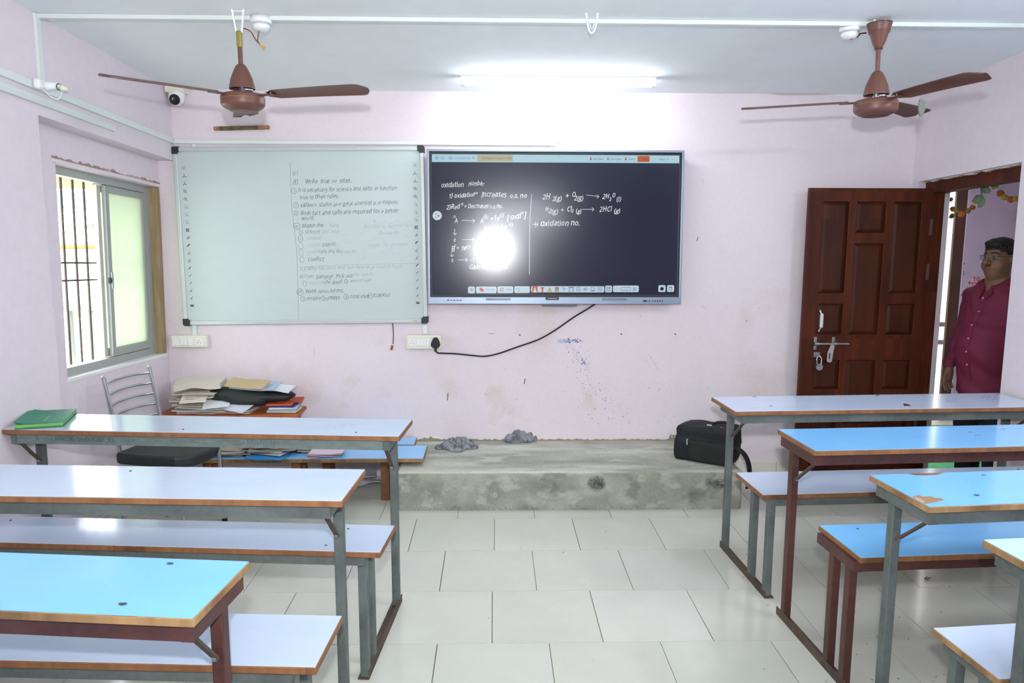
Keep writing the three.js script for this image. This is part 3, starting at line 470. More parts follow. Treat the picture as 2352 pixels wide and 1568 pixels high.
    tx('other', 1040, 762, 36, 0.25); tx('planet', 1122, 762, 40, 0.75); ring(966, 758, 17, 24, 0.5); tx('questi', 1010, 812, 36, 0.22); tx('ions and disc', 1100, 812, 38, 0.7, -0.01, 0.76); tx('overies', 1270, 812, 36, 0.35); ring(968, 804, 15, 26, 0.6); ring(974, 858, 16, 22, 0.8); tx('conflict', 1015, 870, 40, 0.85);
    tx('founded by fact and faith', 1420, 632, 36, 0.26, -0.02); tx('discoveries', 1530, 676, 36, 0.32, -0.02); tx('B', 1490, 590, 28, 0.3); tx('solves   the  problem', 1450, 766, 36, 0.26); tx('A3) Why do', 960, 936, 36, 0.5); tx('science and faith have to go hand in hand', 1118, 930, 36, 0.36, -0.012);
    tx('A4) From', 952, 996, 38, 0.55, -0.02, 0.66); tx('passage  Pick out', 1075, 996, 40, 0.85, -0.02); tx('the  words', 1345, 980, 36, 0.34); ring(992, 1033, 13, 20, 0.8); tx('match in', 1016, 1042, 36, 0.35); tx('the speed', 1135, 1038, 40, 0.85, -0.03, 0.74); ring(1292, 1018, 12, 15); tx('2', 1287, 1026, 22); tx('end of now', 1322, 1026, 36, 0.55, -0.03);
    ring(958, 1095, 23, 24); tx('A5', 942, 1105, 28); tx('Write noun forms.', 994, 1106, 40, 0.92, -0.02); ring(977, 1145, 15, 18); tx('1', 973, 1153, 24); tx('combine', 1000, 1156, 40, 0.95, -0.02, 0.7); ring(1128, 1143, 12, 18); tx('2', 1122, 1152, 24); tx('create', 1145, 1154, 41, 0.95, -0.02, 0.84); ring(1291, 1132, 17, 19); tx('3', 1284, 1142, 28); tx('conceive', 1320, 1142, 42, 0.9, -0.02, 0.8); ring(1467, 1125, 16, 20); tx('4', 1460, 1134, 26, 0.6); tx('coexist', 1490, 1136, 44, 0.92, -0.03, 0.84);
    for (let i = 0; i < 260; i++) { const [a, b] = m(rr(1400, 1760), rr(570, 860)); x.globalAlpha = 0.05; x.fillStyle = '#8d9aa4'; x.beginPath(); x.ellipse(a, b, rr(6, 40), rr(2, 9), -0.2, 0, 7); x.fill(); } for (let i = 0; i < 120; i++) { const [a, b] = m(rr(1010, 1330), rr(640, 830)); x.globalAlpha = 0.05; x.fillStyle = '#94a1aa'; x.beginPath(); x.ellipse(a, b, rr(6, 40), rr(2, 9), -0.2, 0, 7); x.fill(); } x.globalAlpha = 1;
  });
  part(o, 'backing', B(W - 0.03, Hh - 0.03, 0.018, 0, 0, 0.01), M.galv);
  part(o, 'writing_surface', B(W - 0.05, Hh - 0.05, 0.004, 0, 0, 0.021), phy({ map: ct, roughness: 0.42 }));
  const fm = std({ color: '#c3ccc8', metalness: 0.25, roughness: 0.4 });
  for (const s of [-1, 1]) { part(o, 'frame_rail', RB(W - 0.08, 0.03, 0.028, 0.006, 0, s * (Hh / 2 - 0.015), 0.018), fm); part(o, 'frame_stile', RB(0.03, Hh - 0.08, 0.028, 0.006, s * (W / 2 - 0.015), 0, 0.018), fm); }
  const cm = std({ color: '#23262a', roughness: 0.5 });
  for (const s of [-1, 1]) for (const t of [-1, 1]) { const sp = new THREE.Shape(); sp.moveTo(0, 0.045); sp.lineTo(0, 0.016); sp.quadraticCurveTo(0, 0, 0.016, 0); sp.lineTo(0.045, 0); sp.lineTo(0.045, 0.034); sp.lineTo(0.034, 0.034); sp.lineTo(0.034, 0.045); sp.closePath(); const g = new THREE.ExtrudeGeometry(sp, { depth: 0.034, bevelEnabled: true, bevelSize: 0.002, bevelThickness: 0.002, bevelSegments: 2 }); if (s > 0) g.rotateY(PI).translate(0, 0, 0.034); if (t > 0) g.rotateX(PI).translate(0, 0, 0.034); g.translate(s * (W / 2 + 0.002), t * (Hh / 2 + 0.002), 0); part(o, 'corner_cap', g, cm, 'black plastic corner cap'); }
  const lt = canvasTex(256, 64, (x) => { x.fillStyle = '#c3ccc8'; x.fillRect(0, 0, 256, 64); x.fillStyle = '#b0322e'; x.font = 'italic bold 46px sans-serif'; x.fillText('ALTOP', 40, 48); });
  part(o, 'maker_mark', new THREE.PlaneGeometry(0.05, 0.0125).translate(W / 2 - 0.085, -Hh / 2 + 0.015, 0.0325), std({ map: lt, roughness: 0.5 }));
}
// interactive display
{
  const W = 1.727, Hh = 1.032, o = thing('interactive_display', 'large flat interactive display showing white chemistry notes on a dark board', 'display', [0.414, 1.761, 0.03]); o.rotation.x = -0.0395;
  const D = 0.075, shell = std({ color: '#8996a6', metalness: 0.55, roughness: 0.36 });
  const ring = (w, h, iw, ih, iy, d, z, m, n) => { const s = new THREE.Shape([[-w / 2, -h / 2], [w / 2, -h / 2], [w / 2, h / 2], [-w / 2, h / 2]].map(([a, b]) => new THREE.Vector2(a, b))); s.holes.push(new THREE.Path([[-iw / 2, iy - ih / 2], [-iw / 2, iy + ih / 2], [iw / 2, iy + ih / 2], [iw / 2, iy - ih / 2]].map(([a, b]) => new THREE.Vector2(a, b)))); return part(o, n, new THREE.ExtrudeGeometry(s, { depth: d - 0.004, bevelEnabled: true, bevelSize: 0.003, bevelThickness: 0.002, bevelSegments: 2, bevelOffset: -0.003 }).translate(0, 0, z + 0.002), m); };
  const AW = 1.662, AH = 0.9345, ay = 0.0165;
  part(o, 'back_shell', RB(W - 0.02, Hh - 0.02, D - 0.02, 0.01, 0, 0, D / 2 - 0.006), std({ color: '#4a4e55', roughness: 0.6 }));
  ring(W, Hh, AW + 0.034, AH + 0.034, ay, 0.03, D - 0.012, shell, 'frame'); ring(AW + 0.033, AH + 0.033, AW, AH, 0, 0.012, D - 0.001, M.black, 'bezel').position.y = ay;
  const st = canvasTex(2048, 1152, (x, w, h) => {
    const m = (X, Y) => [(X - 97) / (1708 - 0.018 * (Y - 100)) * w, (Y - 100 - (X - 97) * 0.009) / 974 * h], k = 1.2;
    x.fillStyle = '#20243c'; x.fillRect(0, 0, w, h); x.fillStyle = '#bfe6f4'; x.fillRect(0, 0, w, 66); x.fillStyle = '#a9d8ea'; x.fillRect(0, 63, w, 3);
    const tt = (s, X, Y, sz, c, wt = '') => { const [a, b] = m(X, Y); x.fillStyle = c; x.font = wt + ' ' + sz + 'px sans-serif'; x.fillText(s, a, b); };
    const [c0, c1] = m(410, 110), [c2, c3] = m(653, 150); x.fillStyle = '#c6c09b'; x.fillRect(c0, 6, c2 - c0, 54);
    tt('Configure Class Profile', 441, 137, 24, '#6d7568'); tt('Untitled (49)', 253, 137, 24, '#7d98b8'); tt('Live Quiz', 1203, 145, 22, '#5a6a86'); tt('Live Class', 1320, 147, 22, '#5a6a86'); tt('Share', 1448, 147, 22, '#5a6a86'); { const [a] = m(1513, 130); x.fillStyle = '#d0652f'; x.beginPath(); x.roundRect(a, 8, 100, 48, 8); x.fill(); } tt('Teach', 1541, 149, 22, '#7a4630'); tt('98 %', 1665, 150, 20, '#5a6a86'); tt('-', 1630, 150, 22, '#5a6a86'); tt('+', 1753, 152, 20, '#5a6a86');
    x.strokeStyle = '#5f7fb5'; x.lineWidth = 2.5; for (const X of [133, 172, 228]) { const [a] = m(X, 128); x.beginPath(); x.arc(a, 32, 13, 0, 7); x.stroke(); x.beginPath(); if (X === 133) { x.moveTo(a - 5, 27); x.lineTo(a + 5, 37); x.moveTo(a + 5, 27); x.lineTo(a - 5, 37); } else { x.moveTo(a - 6, 32); x.lineTo(a + 6, 32); if (X === 228) { x.moveTo(a - 1, 27); x.lineTo(a - 6, 32); x.lineTo(a - 1, 37); } } x.stroke(); }
    { const [a] = m(382, 130); x.beginPath(); x.moveTo(a - 8, 28); x.lineTo(a + 8, 28); x.lineTo(a + 3, 24); x.moveTo(a + 8, 36); x.lineTo(a - 8, 36); x.lineTo(a - 3, 40); x.stroke(); }
    for (const [X, c] of [[1190, '#c24a4a'], [1308, '#d0704a'], [1432, '#b5414a']]) { const [a] = m(X, 138); x.fillStyle = c; x.beginPath(); x.arc(a, 26, 6, 0, 7); x.fill(); x.fillRect(a - 8, 34, 16, 9); }
    for (const X of [638, 1720]) { const [a] = m(X, 132); x.fillStyle = '#5b6470'; x.beginPath(); x.moveTo(a - 5, 30); x.lineTo(a + 5, 30); x.lineTo(a, 37); x.fill(); }
    // handwriting
    const ink = '#ffffff', hw = (s, X, Y, sz, wide = 0.9, rise = -0.015) => { const [a, b] = m(X, Y); x.save(); x.translate(a, b); x.rotate(rise); hand(x, s, 0, 0, sz * k, { color: ink, jit: 0.1, wide, slant: 0.18, bold: 1.6 }); x.restore(); };
    const ln = (pts, wd = 4) => { x.strokeStyle = ink; x.lineWidth = wd; x.lineCap = 'round'; x.lineJoin = 'round'; x.beginPath(); pts.forEach((p, i) => { const [a, b] = m(...p); i ? x.lineTo(a, b) : x.moveTo(a, b); }); x.stroke(); };
    const arrow = (X0, Y0, X1, Y1) => { ln([[X0, Y0], [X1, Y1]]); ln([[X1 - 14, Y1 - 12], [X1, Y1], [X1 - 13, Y1 + 13]]); };
    const ring = (X, Y, r, sgn) => { const [a, b] = m(X, Y); x.strokeStyle = ink; x.lineWidth = 3.5; x.beginPath(); x.arc(a, b, r * k, 0, 7); x.stroke(); ln([[X - r * 0.6, Y], [X + r * 0.6, Y]], 3.5); if (sgn > 0) ln([[X, Y - r * 0.6], [X, Y + r * 0.6]], 3.5); };
    hw('oxidation', 160, 330, 42, 0.86, -0.035); hw('number', 344, 318, 42, 0.72, -0.01);
    hw('1) oxidation', 210, 402, 40, 0.84, -0.05); hw('=>', 382, 384, 30); hw('Increases', 432, 395, 50, 0.82, 0); hw('o.s. no', 630, 400, 40, 0.95, 0.01);
    hw('2)Red', 195, 480, 42, 0.84, -0.03); hw('n', 296, 456, 30); hw('= Decreases o.s.no.', 318, 474, 38, 0.78, -0.01);
    { const [a, b] = m(251, 531); x.strokeStyle = ink; x.lineWidth = 3.5; x.beginPath(); x.arc(a, b, 8, 0, 7); x.stroke(); } hw('A', 250, 578, 42, 0.84); arrow(298, 557, 390, 560); hw('A', 427, 577, 46, 0.84); ring(466, 534, 15, 1); hw('+1e', 495, 562, 44, 0.86, -0.02); ring(577, 523, 13, -1); hw('[ oxi', 610, 555, 46, 0.9, -0.06); hw("'d", 676, 548, 46, 0.85); hw('n', 708, 520, 30); hw(']', 726, 546, 56, 0.9);
    hw('Loss of e', 455, 624, 40, 1.0, -0.03); ring(641, 589, 12, -1); ln([[251, 616], [252, 657]]); ln([[240, 643], [252, 658], [265, 645]]);
    hw('0', 242, 702, 30); arrow(302, 691, 386, 691); hw('+1', 400, 704, 42); hw('B', 225, 772, 46, 0.84); { const [a, b] = m(253, 731); x.lineWidth = 3; x.beginPath(); x.arc(a, b, 8, 0, 7); x.stroke(); } hw('+ 1e', 262, 765, 42, 0.88); ring(344, 742, 12, -1); arrow(372, 752, 440, 750); hw('B', 460, 770, 44, 0.84); ln([[230, 782], [231, 806]]); ln([[220, 797], [231, 809], [242, 797]]); hw('0', 225, 845, 30); arrow(275, 832, 338, 832); hw('-1', 356, 842, 36); hw('Gain of electron', 348, 897, 46, 0.84, -0.012);
    ln([[782, 380], [772, 520], [766, 700], [764, 936]], 4);
    hw('2H', 855, 412, 50, 0.84); hw('2(g)', 924, 425, 42, 0.86); hw('+', 1012, 408, 48); hw('O', 1060, 402, 42, 0.75); hw('2(g)', 1074, 424, 42, 0.84, -0.03); arrow(1160, 386, 1246, 397); hw('2H', 1267, 411, 48, 0.84); hw('2', 1316, 430, 32); hw('O', 1336, 402, 42, 0.75); hw('(l)', 1366, 430, 38, 0.9);
    hw('H', 874, 495, 44, 0.84); hw('2(g)', 896, 512, 42, 0.92); hw('+', 980, 502, 44); hw('Cl', 1024, 499, 46, 0.84); hw('2', 1056, 508, 32); hw('(g)', 1086, 512, 40, 0.9); arrow(1132, 485, 1212, 485); hw('2HCl', 1248, 500, 44, 0.84); hw('(g)', 1348, 512, 42, 1.0); ln([[788, 588], [826, 588]]); ln([[808, 570], [808, 606]]); ln([[814, 576], [826, 588], [814, 600]]); hw('oxidation no.', 838, 597, 52, 0.9, -0.005);
    // floating button and tool bar
    { const [a, b] = m(132, 523); x.fillStyle = '#d8eefa'; x.beginPath(); x.arc(a, b, 38, 0, 7); x.fill(); x.fillStyle = '#d8694c'; const star = (p, q, r) => { x.beginPath(); for (let i = 0; i < 8; i++) { const an = i * PI / 4, rad = i % 2 ? r * 0.35 : r; x.lineTo(p + Math.sin(an) * rad, q - Math.cos(an) * rad); } x.fill(); }; star(a + 10, b + 2, 16); star(a - 12, b - 12, 10); star(a - 10, b + 14, 9); }
    const chip = (X0, X1) => { const [a, b] = m(X0, 1019), [c, d] = m(X1, 1068); x.fillStyle = '#cfe9f6'; x.beginPath(); x.roundRect(a, b, c - a, d - b, 12); x.fill(); };
    for (const [p, q] of [[340, 389], [396, 538], [544, 653], [660, 768], [776, 1284], [1290, 1338], [1345, 1524], [1661, 1711], [1722, 1771]]) chip(p, q);
    tt('Content', 460, 1047, 22, '#7f93a8'); tt('Apps', 602, 1048, 22, '#7f93a8'); { const [a, b] = m(365, 1041); x.strokeStyle = '#7f93c8'; x.lineWidth = 3; x.beginPath(); x.arc(a, b, 12, 0, 7); x.stroke(); x.fillStyle = '#c24a3c'; x.beginPath(); x.arc(a, b, 6, 0, 7); x.fill(); }
    const ic = (X, Y, c, f) => { const [a, b] = m(X, Y); x.save(); x.translate(a, b); x.fillStyle = x.strokeStyle = c; x.lineWidth = 3; f(); x.restore(); };
    ic(430, 1042, '#c8552e', () => { x.fillRect(-12, -16, 22, 22); x.fillRect(0, -4, 22, 20); }); ic(573, 1042, '#c8552e', () => { for (const [p, q] of [[-14, -14], [4, -14], [-14, 4]]) x.fillRect(p, q, 11, 11); x.strokeStyle = '#6c88b8'; x.strokeRect(5, 5, 10, 10); }); ic(685, 1042, '#7f93c8', () => { x.beginPath(); x.arc(2, 4, 12, -2.6, 1.4); x.moveTo(-12, -8); x.lineTo(-10, 2); x.stroke(); });
    ic(803, 1043, '#d0602c', () => { x.fillRect(-22, -30, 44, 58); x.fillStyle = '#f1ede6'; x.beginPath(); x.moveTo(0, -24); x.lineTo(15, 24); x.lineTo(-15, 24); x.fill(); }); ic(855, 1045, '#d0602c', () => { x.fillRect(-6, -14, 12, 36); x.fillRect(-15, -20, 30, 10); }); ic(905, 1046, '#d9b83f', () => { x.beginPath(); x.moveTo(0, -20); x.lineTo(19, 18); x.lineTo(-19, 18); x.fill(); x.fillStyle = '#7f93a8'; x.beginPath(); x.moveTo(0, -20); x.lineTo(8, -4); x.lineTo(-8, -4); x.fill(); }); ic(955, 1045, '#9aa9c0', () => { x.fillRect(-16, -14, 32, 34); x.fillStyle = '#c8685c'; x.fillRect(-16, -20, 32, 12); x.fillStyle = '#dcc74c'; x.fillRect(-16, 14, 32, 8); }); ic(1005, 1042, '#6f86a8', () => { x.beginPath(); x.moveTo(-12, -14); x.lineTo(14, -4); x.lineTo(2, 2); x.lineTo(-2, 14); x.closePath(); x.stroke(); }); ic(1054, 1044, '#6f86b8', () => { x.fillRect(-22, -20, 44, 7); x.strokeRect(-20, -18, 8, 40); x.strokeRect(12, -18, 8, 40); }); ic(1104, 1043, '#5f7fb8', () => { x.strokeRect(-15, -15, 30, 30); x.font = '24px sans-serif'; x.fillText('A', -8, 9); }); ic(1153, 1044, '#5f7fb8', () => { x.strokeRect(-14, -6, 18, 16); x.beginPath(); x.arc(5, -4, 11, 0, 7); x.stroke(); }); ic(1203, 1044, '#5f7fb8', () => { x.strokeRect(-15, -14, 30, 24); x.fillRect(-14, 12, 30, 5); }); ic(1253, 1044, '#5f7fb8', () => { x.strokeRect(-15, -15, 30, 30); x.beginPath(); x.moveTo(-7, 0); x.lineTo(7, 0); x.moveTo(0, -7); x.lineTo(0, 7); x.stroke(); }); ic(1313, 1044, '#d0602c', () => { x.fillRect(3, -16, 12, 12); x.strokeStyle = '#5f7fb8'; for (const [p, q] of [[-16, -16], [-16, 4], [4, 4]]) x.strokeRect(p, q, 12, 12); });
    ic(1435, 1045, '#5f7fb8', () => { x.strokeRect(-40, -14, 80, 28); x.font = '20px sans-serif'; x.fillText('1 / 1', -20, 8); }); ic(1495, 1046, '#5f7fb8', () => { x.beginPath(); x.arc(0, 0, 13, 0, 7); x.stroke(); x.fillRect(-6, -2, 12, 4); x.fillRect(-2, -6, 4, 12); }); ic(1372, 1046, '#b3cfe0', () => { x.beginPath(); x.arc(0, 0, 13, 0, 7); x.stroke(); }); ic(1686, 1045, '#10131c', () => { x.beginPath(); x.arc(0, 0, 15, 0, 7); x.fill(); }); ic(1746, 1045, '#4f66a0', () => { x.strokeRect(-9, -10, 18, 24); x.fillRect(-13, -15, 26, 5); });
  });
  part(o, 'screen', B(AW + 0.004, AH + 0.004, 0.006, 0, ay, D + 0.004), phy({ color: '#04050a', emissive: '#ffffff', emissiveMap: st, emissiveIntensity: 1.0, roughness: 0.17, specularIntensity: 0.9 }));
  const zc = D + 0.0195;
  for (const x of [-0.388, 0.405]) part(o, 'speaker_grille', [...Array(6)].map((_, i) => RB(0.17, 0.0016, 0.002, 0.0006, x, -0.482 - i * 0.0027 + 0.006, zc, 1)), std({ color: '#6c7684', roughness: 0.6 }));
  const lg = canvasTex(256, 56, (x) => { x.fillStyle = '#15171c'; x.fillRect(0, 0, 256, 56); x.fillStyle = '#c9d0d8'; x.font = 'bold 30px sans-serif'; x.fillText('Ai WhiteBoard', 28, 39); });
  part(o, 'logo_plate', RB(0.09, 0.02, 0.008, 0.009, -0.02, -0.478, zc), M.black); part(o, 'logo_text', new THREE.PlaneGeometry(0.072, 0.0145).translate(-0.02, -0.478, zc + 0.0045), std({ map: lg, roughness: 0.4 }));
  for (let i = 0; i < 5; i++) part(o, 'port', B(i % 2 ? 0.011 : 0.016, 0.006, 0.003, -0.728 + i * 0.021, -0.49, zc), M.black);
  part(o, 'sensor_window', RB(0.026, 0.012, 0.004, 0.004, 0.615, -0.494, zc), M.black); for (let i = 0; i < 6; i++) part(o, 'button', CY(0.0055, 0.0055, 0.004, 0, 0, 0, 16).rotateX(PI / 2).translate(0.645 + i * 0.0165 + (i ? 0.006 : 0), -0.494, zc), std({ color: '#3a404a', roughness: 0.4 }));
  part(o, 'pen_tray', RB(0.24, 0.012, 0.03, 0.004, 0.03, -0.522, D + 0.012), std({ color: '#4f5661', roughness: 0.5 }));
  const pen = single('stylus_pen', 'black stylus pen lying on the ledge below the display', 'pen', LA([[0, -0.075], [0.003, -0.07], [0.005, -0.055], [0.0055, 0.06], [0.004, 0.073], [0, 0.075]], 14).rotateZ(PI / 2), M.black); pen.position.set(0.45, 1.2575, 0.137); pen.rotation.z = 0.01;
}
// power cord and switch boards
function boardBox(x, y, w, h, label) { const o = thing('switchboard', label, 'switchboard', [x, y, 0.002]); part(o, 'box', RB(w, h, 0.042, 0.006, 0, 0, 0.021), M.cream); part(o, 'cover_plate', RB(w * 0.92, h * 0.66, 0.006, 0.003, 0, 0.002, 0.044), M.cream); return o; }
{
  const sw = (o, x) => { const s = part(o, 'switch', RB(0.021, 0.048, 0.007, 0.003, x, 0, 0.048), M.white); return s; };
  const sk = (o, x) => { const s = part(o, 'socket', RB(0.052, 0.055, 0.004, 0.004, x, 0, 0.048), M.white); part(s, 'socket_rim', new THREE.TorusGeometry(0.02, 0.0018, 6, 24).translate(x, 0, 0.05), M.cream); for (const [a, b] of [[0, 0.009], [-0.009, -0.006], [0.009, -0.006]]) part(s, 'pin_hole', CY(0.0027, 0.0027, 0.002, 0, 0, 0, 10).rotateX(PI / 2).translate(x + a, b, 0.0502), M.black); };
  const a = boardBox(-2.116, 0.978, 0.25, 0.083, 'cream switchboard with two switches near the window'); part(a, 'blank_module', RB(0.05, 0.055, 0.004, 0.004, -0.085, 0, 0.048), M.white); sw(a, -0.042); sw(a, -0.018); part(a, 'blank_module', RB(0.03, 0.055, 0.004, 0.004, 0.015, 0, 0.048), M.white); sk(a, 0.075);
  const b = boardBox(-0.4905, 0.974, 0.243, 0.1, 'cream switchboard with a black plug in it below the display'); sk(b, -0.08); for (const x of [-0.037, -0.016, 0.005]) sw(b, x); part(b, 'blank_module', RB(0.03, 0.055, 0.004, 0.004, 0.032, 0, 0.048), M.white); sk(b, 0.078);
  const P = (px, py, z) => at(px, py, 'z', z);
  const c = thing('power_cord', 'black power cord sagging from the plug up to the display', 'cord');
  const pts = [[1000, 800, 0.07], [1003, 809, 0.06], [1020, 811, 0.02], [1045, 812, 0.012], [1085, 816, 0.012], [1112, 818, 0.012], [1140, 813, 0.012], [1190, 796, 0.012], [1240, 778, 0.012], [1275, 758, 0.012], [1320, 727, 0.012], [1350, 709, 0.016], [1370, 696, 0.022]].map((q) => P(...q));
  part(c, 'cable', TU(pts, 0.0055, 90, 8), M.rubber);
  const pg = new THREE.Shape(); pg.moveTo(-0.012, -0.034); pg.lineTo(0.012, -0.034); pg.quadraticCurveTo(0.033, -0.022, 0.028, -0.006); pg.quadraticCurveTo(0.02, 0.025, 0.009, 0.034); pg.lineTo(-0.009, 0.034); pg.quadraticCurveTo(-0.02, 0.025, -0.028, -0.006); pg.quadraticCurveTo(-0.033, -0.022, -0.012, -0.034);
  const pp = P(1000.5, 787, 0.06); part(c, 'plug', new THREE.ExtrudeGeometry(pg, { depth: 0.022, bevelEnabled: true, bevelSize: 0.003, bevelThickness: 0.004, bevelSegments: 2 }).translate(pp.x, pp.y, 0.054), M.rubber); part(c, 'strain_relief', CY(0.007, 0.01, 0.03, pp.x, pp.y - 0.045, 0.066, 12), M.rubber);
  const h = thing('hanging_cord', 'thin dark cord with a red tag hanging below the whiteboard', 'cord'); const h0 = P(902, 742, 0.02), h1 = P(903, 790, 0.012), h2 = P(900, 800, 0.012); part(h, 'cord', TU([h0, P(903.5, 765, 0.012), h1], 0.003, 12, 6), M.rubber); part(h, 'red_tag', RB(0.016, 0.034, 0.008, 0.003, 0, 0, 0, 1).rotateZ(-0.25).translate(h2.x, h2.y + 0.005, 0.012), std({ color: '#a8402c', roughness: 0.6 }));
}
// plastic wiring channels
{
  const gp = 'white plastic wiring channels';
  const ch = (label, g) => single('wiring_channel', label, 'wiring channel', g, M.pvc, gp);
  ch('long horizontal plastic wiring channel above the whiteboard', RB(2.545, 0.026, 0.012, 0.003, -0.878, 2.3295, 0.0075, 1));
  ch('short vertical wiring channel above the left switchboard', RB(0.03, 0.085, 0.012, 0.003, at(448, 758, 'z', 0).x, 1.06, 0.0075, 1));
  ch('short vertical wiring channel above the plugged switchboard', RB(0.03, 0.068, 0.012, 0.003, at(977, 758, 'z', 0).x, 1.06, 0.0075, 1));
  ch('short vertical wiring channel at the whiteboard top corner', RB(0.028, 0.03, 0.012, 0.003, -2.02, 2.3, 0.0075, 1));
  const run = (z0, y0, z1, y1, h) => { const g = B(0.014, h, Math.hypot(z1 - z0, y1 - y0)); g.rotateX(-Math.atan2(y1 - y0, z1 - z0)); return g.translate(XL + 0.008, (y0 + y1) / 2, (z0 + z1) / 2); };
  ch('sloping wiring channel running along the beam to the corner', run(0.01, 2.33, 3.2, 2.47, 0.034)); ch('wiring channel with a cut end below the longer one on the beam', run(0.81, 2.303, 3.2, 2.405, 0.034));
  ch('vertical wiring channel from the ceiling to the bulb holder', BB(XL + 0.001, XL + 0.016, 2.41, ceilY(1.485) - 0.004, 1.468, 1.502));
  const zc = 1.468; const g = RB(XR - XL - 0.01, 0.022, 0.034, 0.004, 0, 0, 0, 1); g.rotateX(-Math.atan(SL)); ch('long white wiring channel across the ceiling by the fans', g.translate((XR + XL) / 2, ceilY(zc) - 0.0115, zc));
}
// bulb holder at the junction
{
  const c = at(88, 193, 'x', XL + 0.03), o = thing('bulb_holder', 'white angled bulb holder at the wiring junction beside the beam', 'bulb holder', [XL + 0.016, c.y, c.z]); o.scale.setScalar(0.66);
  part(o, 'base', RB(0.05, 0.075, 0.085, 0.02, 0.026, 0, 0), M.white); part(o, 'neck', (() => { const g = LA([[0.0, 0], [0.03, 0], [0.03, 0.05], [0.022, 0.075], [0.02, 0.1], [0, 0.1]], 18); g.rotateZ(-1.1); g.rotateY(0.5); g.rotateX(-0.55); return g.translate(0.05, -0.01, -0.02); })(), M.white); const e = V(0.145, -0.03, -0.11);
  part(o, 'lamp_cap', (() => { const g = LA([[0, 0], [0.021, 0], [0.022, 0.02], [0.014, 0.045], [0, 0.05]], 16); g.rotateZ(-1.35); g.rotateY(0.6); g.rotateX(-0.55); return g.translate(e.x - 0.01, e.y + 0.02, e.z + 0.045); })(), M.cream); part(o, 'ring', (() => { const g = new THREE.TorusGeometry(0.022, 0.004, 8, 22); g.rotateY(1.2); return g.translate(e.x - 0.012, e.y + 0.022, e.z + 0.05); })(), std({ color: '#5c5a4e', roughness: 0.5 })); part(o, 'loop_cable', TU([[0.05, -0.035, 0.0], [0.07, -0.075, -0.06], [0.09, -0.08, -0.12], [0.12, -0.03, -0.115]], 0.005, 24, 6), M.white);
}
// cable clipped along the top of the wall, and the coil that hangs to the display
{
  const gp = 'cables along the ceiling line'; const Q = (px, py) => at(px, py, 'z', 0.008);
  const c1 = thing('wall_cable', 'thin beige cable clipped along the ceiling line left of the tube light', 'cable', [0, 0, 0], 0, gp); part(c1, 'cable', TU([[405, 206], [470, 203], [530, 203], [590, 205], [660, 204], [800, 206], [930, 205], [1062, 208]].map((p) => Q(...p)), 0.004, 60, 6), M.wire); for (const px of [605, 930]) { const p = Q(px, 205); part(c1, 'clip', RB(0.014, 0.016, 0.012, 0.003, p.x, p.y, 0.009, 1), M.white); }
  const c2 = thing('wall_cable', 'thin beige cable clipped along the ceiling line right of the tube light', 'cable', [0, 0, 0], 0, gp); part(c2, 'cable', TU([[1500, 208], [1600, 211], [1650, 213], [1736, 211], [1800, 217], [1870, 217], [1960, 213], [2085, 213]].map((p) => Q(...p)), 0.004, 60, 6), M.wire); for (const px of [1737, 1960]) { const p = Q(px, 211.5); part(c2, 'clip', RB(0.014, 0.016, 0.012, 0.003, p.x, p.y, 0.009, 1), M.white); }
  const c3 = thing('coiled_wire', 'thin wire hanging from the tube light ending in a coil above the display', 'wire'); const k = at(1276, 328, 'z', 0.02); part(c3, 'hanging_wire', TU([[1277, 196], [1277, 225], [1274, 270], [1275, 305], [1270, 312]].map((p) => at(...p, 'z', 0.012)), 0.0022, 30, 6), M.wire);
  part(c3, 'coil', [0, 1, 2].map((i) => new THREE.TorusGeometry(0.034 - i * 0.008, 0.0035, 6, 30).rotateY(0.4 * i - 0.3).rotateX(0.2 * i).translate(k.x - 0.006 + i * 0.004, k.y - i * 0.006, 0.034)), std({ color: '#bfc2c6', roughness: 0.4 }));
}
// camera in the corner, wooden batten
{
  const p = at(405, 205, 'z', 0.07), o = thing('security_camera', 'white turret security camera on a square box in the ceiling corner', 'camera', [p.x, p.y, 0.07]);
  part(o, 'mount_box', RB(0.125, 0.06, 0.11, 0.008, 0, 0.005, -0.012), M.cream); part(o, 'turret', [CY(0.052, 0.05, 0.03, 0, -0.035, 0, 28), new THREE.SphereGeometry(0.05, 28, 20).translate(0, -0.058, 0.004)], M.white); part(o, 'lens_face', CY(0.034, 0.034, 0.008, 0, 0, 0, 28).rotateX(PI / 2 + 0.3).translate(0.004, -0.073, 0.046), M.black); part(o, 'lens', new THREE.SphereGeometry(0.012, 16, 12).translate(0.004, -0.075, 0.048), phy({ color: '#0a0c12', roughness: 0.05, clearcoat: 1 }));
  const w = thing('wooden_strip', 'short worn wooden strip screwed to the wall above the whiteboard', 'wooden strip', [-1.695, 2.42, 0.002]); w.rotation.z = 0.03;
  part(w, 'strip', muv(RB(0.3, 0.026, 0.02, 0.002, 0.0, 0, 0.01, 1), 3), std({ map: mottle('#6b6047', '#54492f', { per: 10, amt: 1.2, fine: 16, s: 23 }), roughness: 0.9 })); for (const s of [-1, 1]) { part(w, 'end_block', RB(s > 0 ? 0.07 : 0.035, 0.024, 0.024, 0.002, s > 0 ? 0.148 : -0.165, 0, 0.012, 1), std({ color: '#9c6a3f', roughness: 0.8 })); part(w, 'screw', CY(0.005, 0.005, 0.004, 0, 0, 0, 10).rotateX(PI / 2).translate(s > 0 ? 0.168 : -0.168, 0.002, 0.025), M.steel); }
}
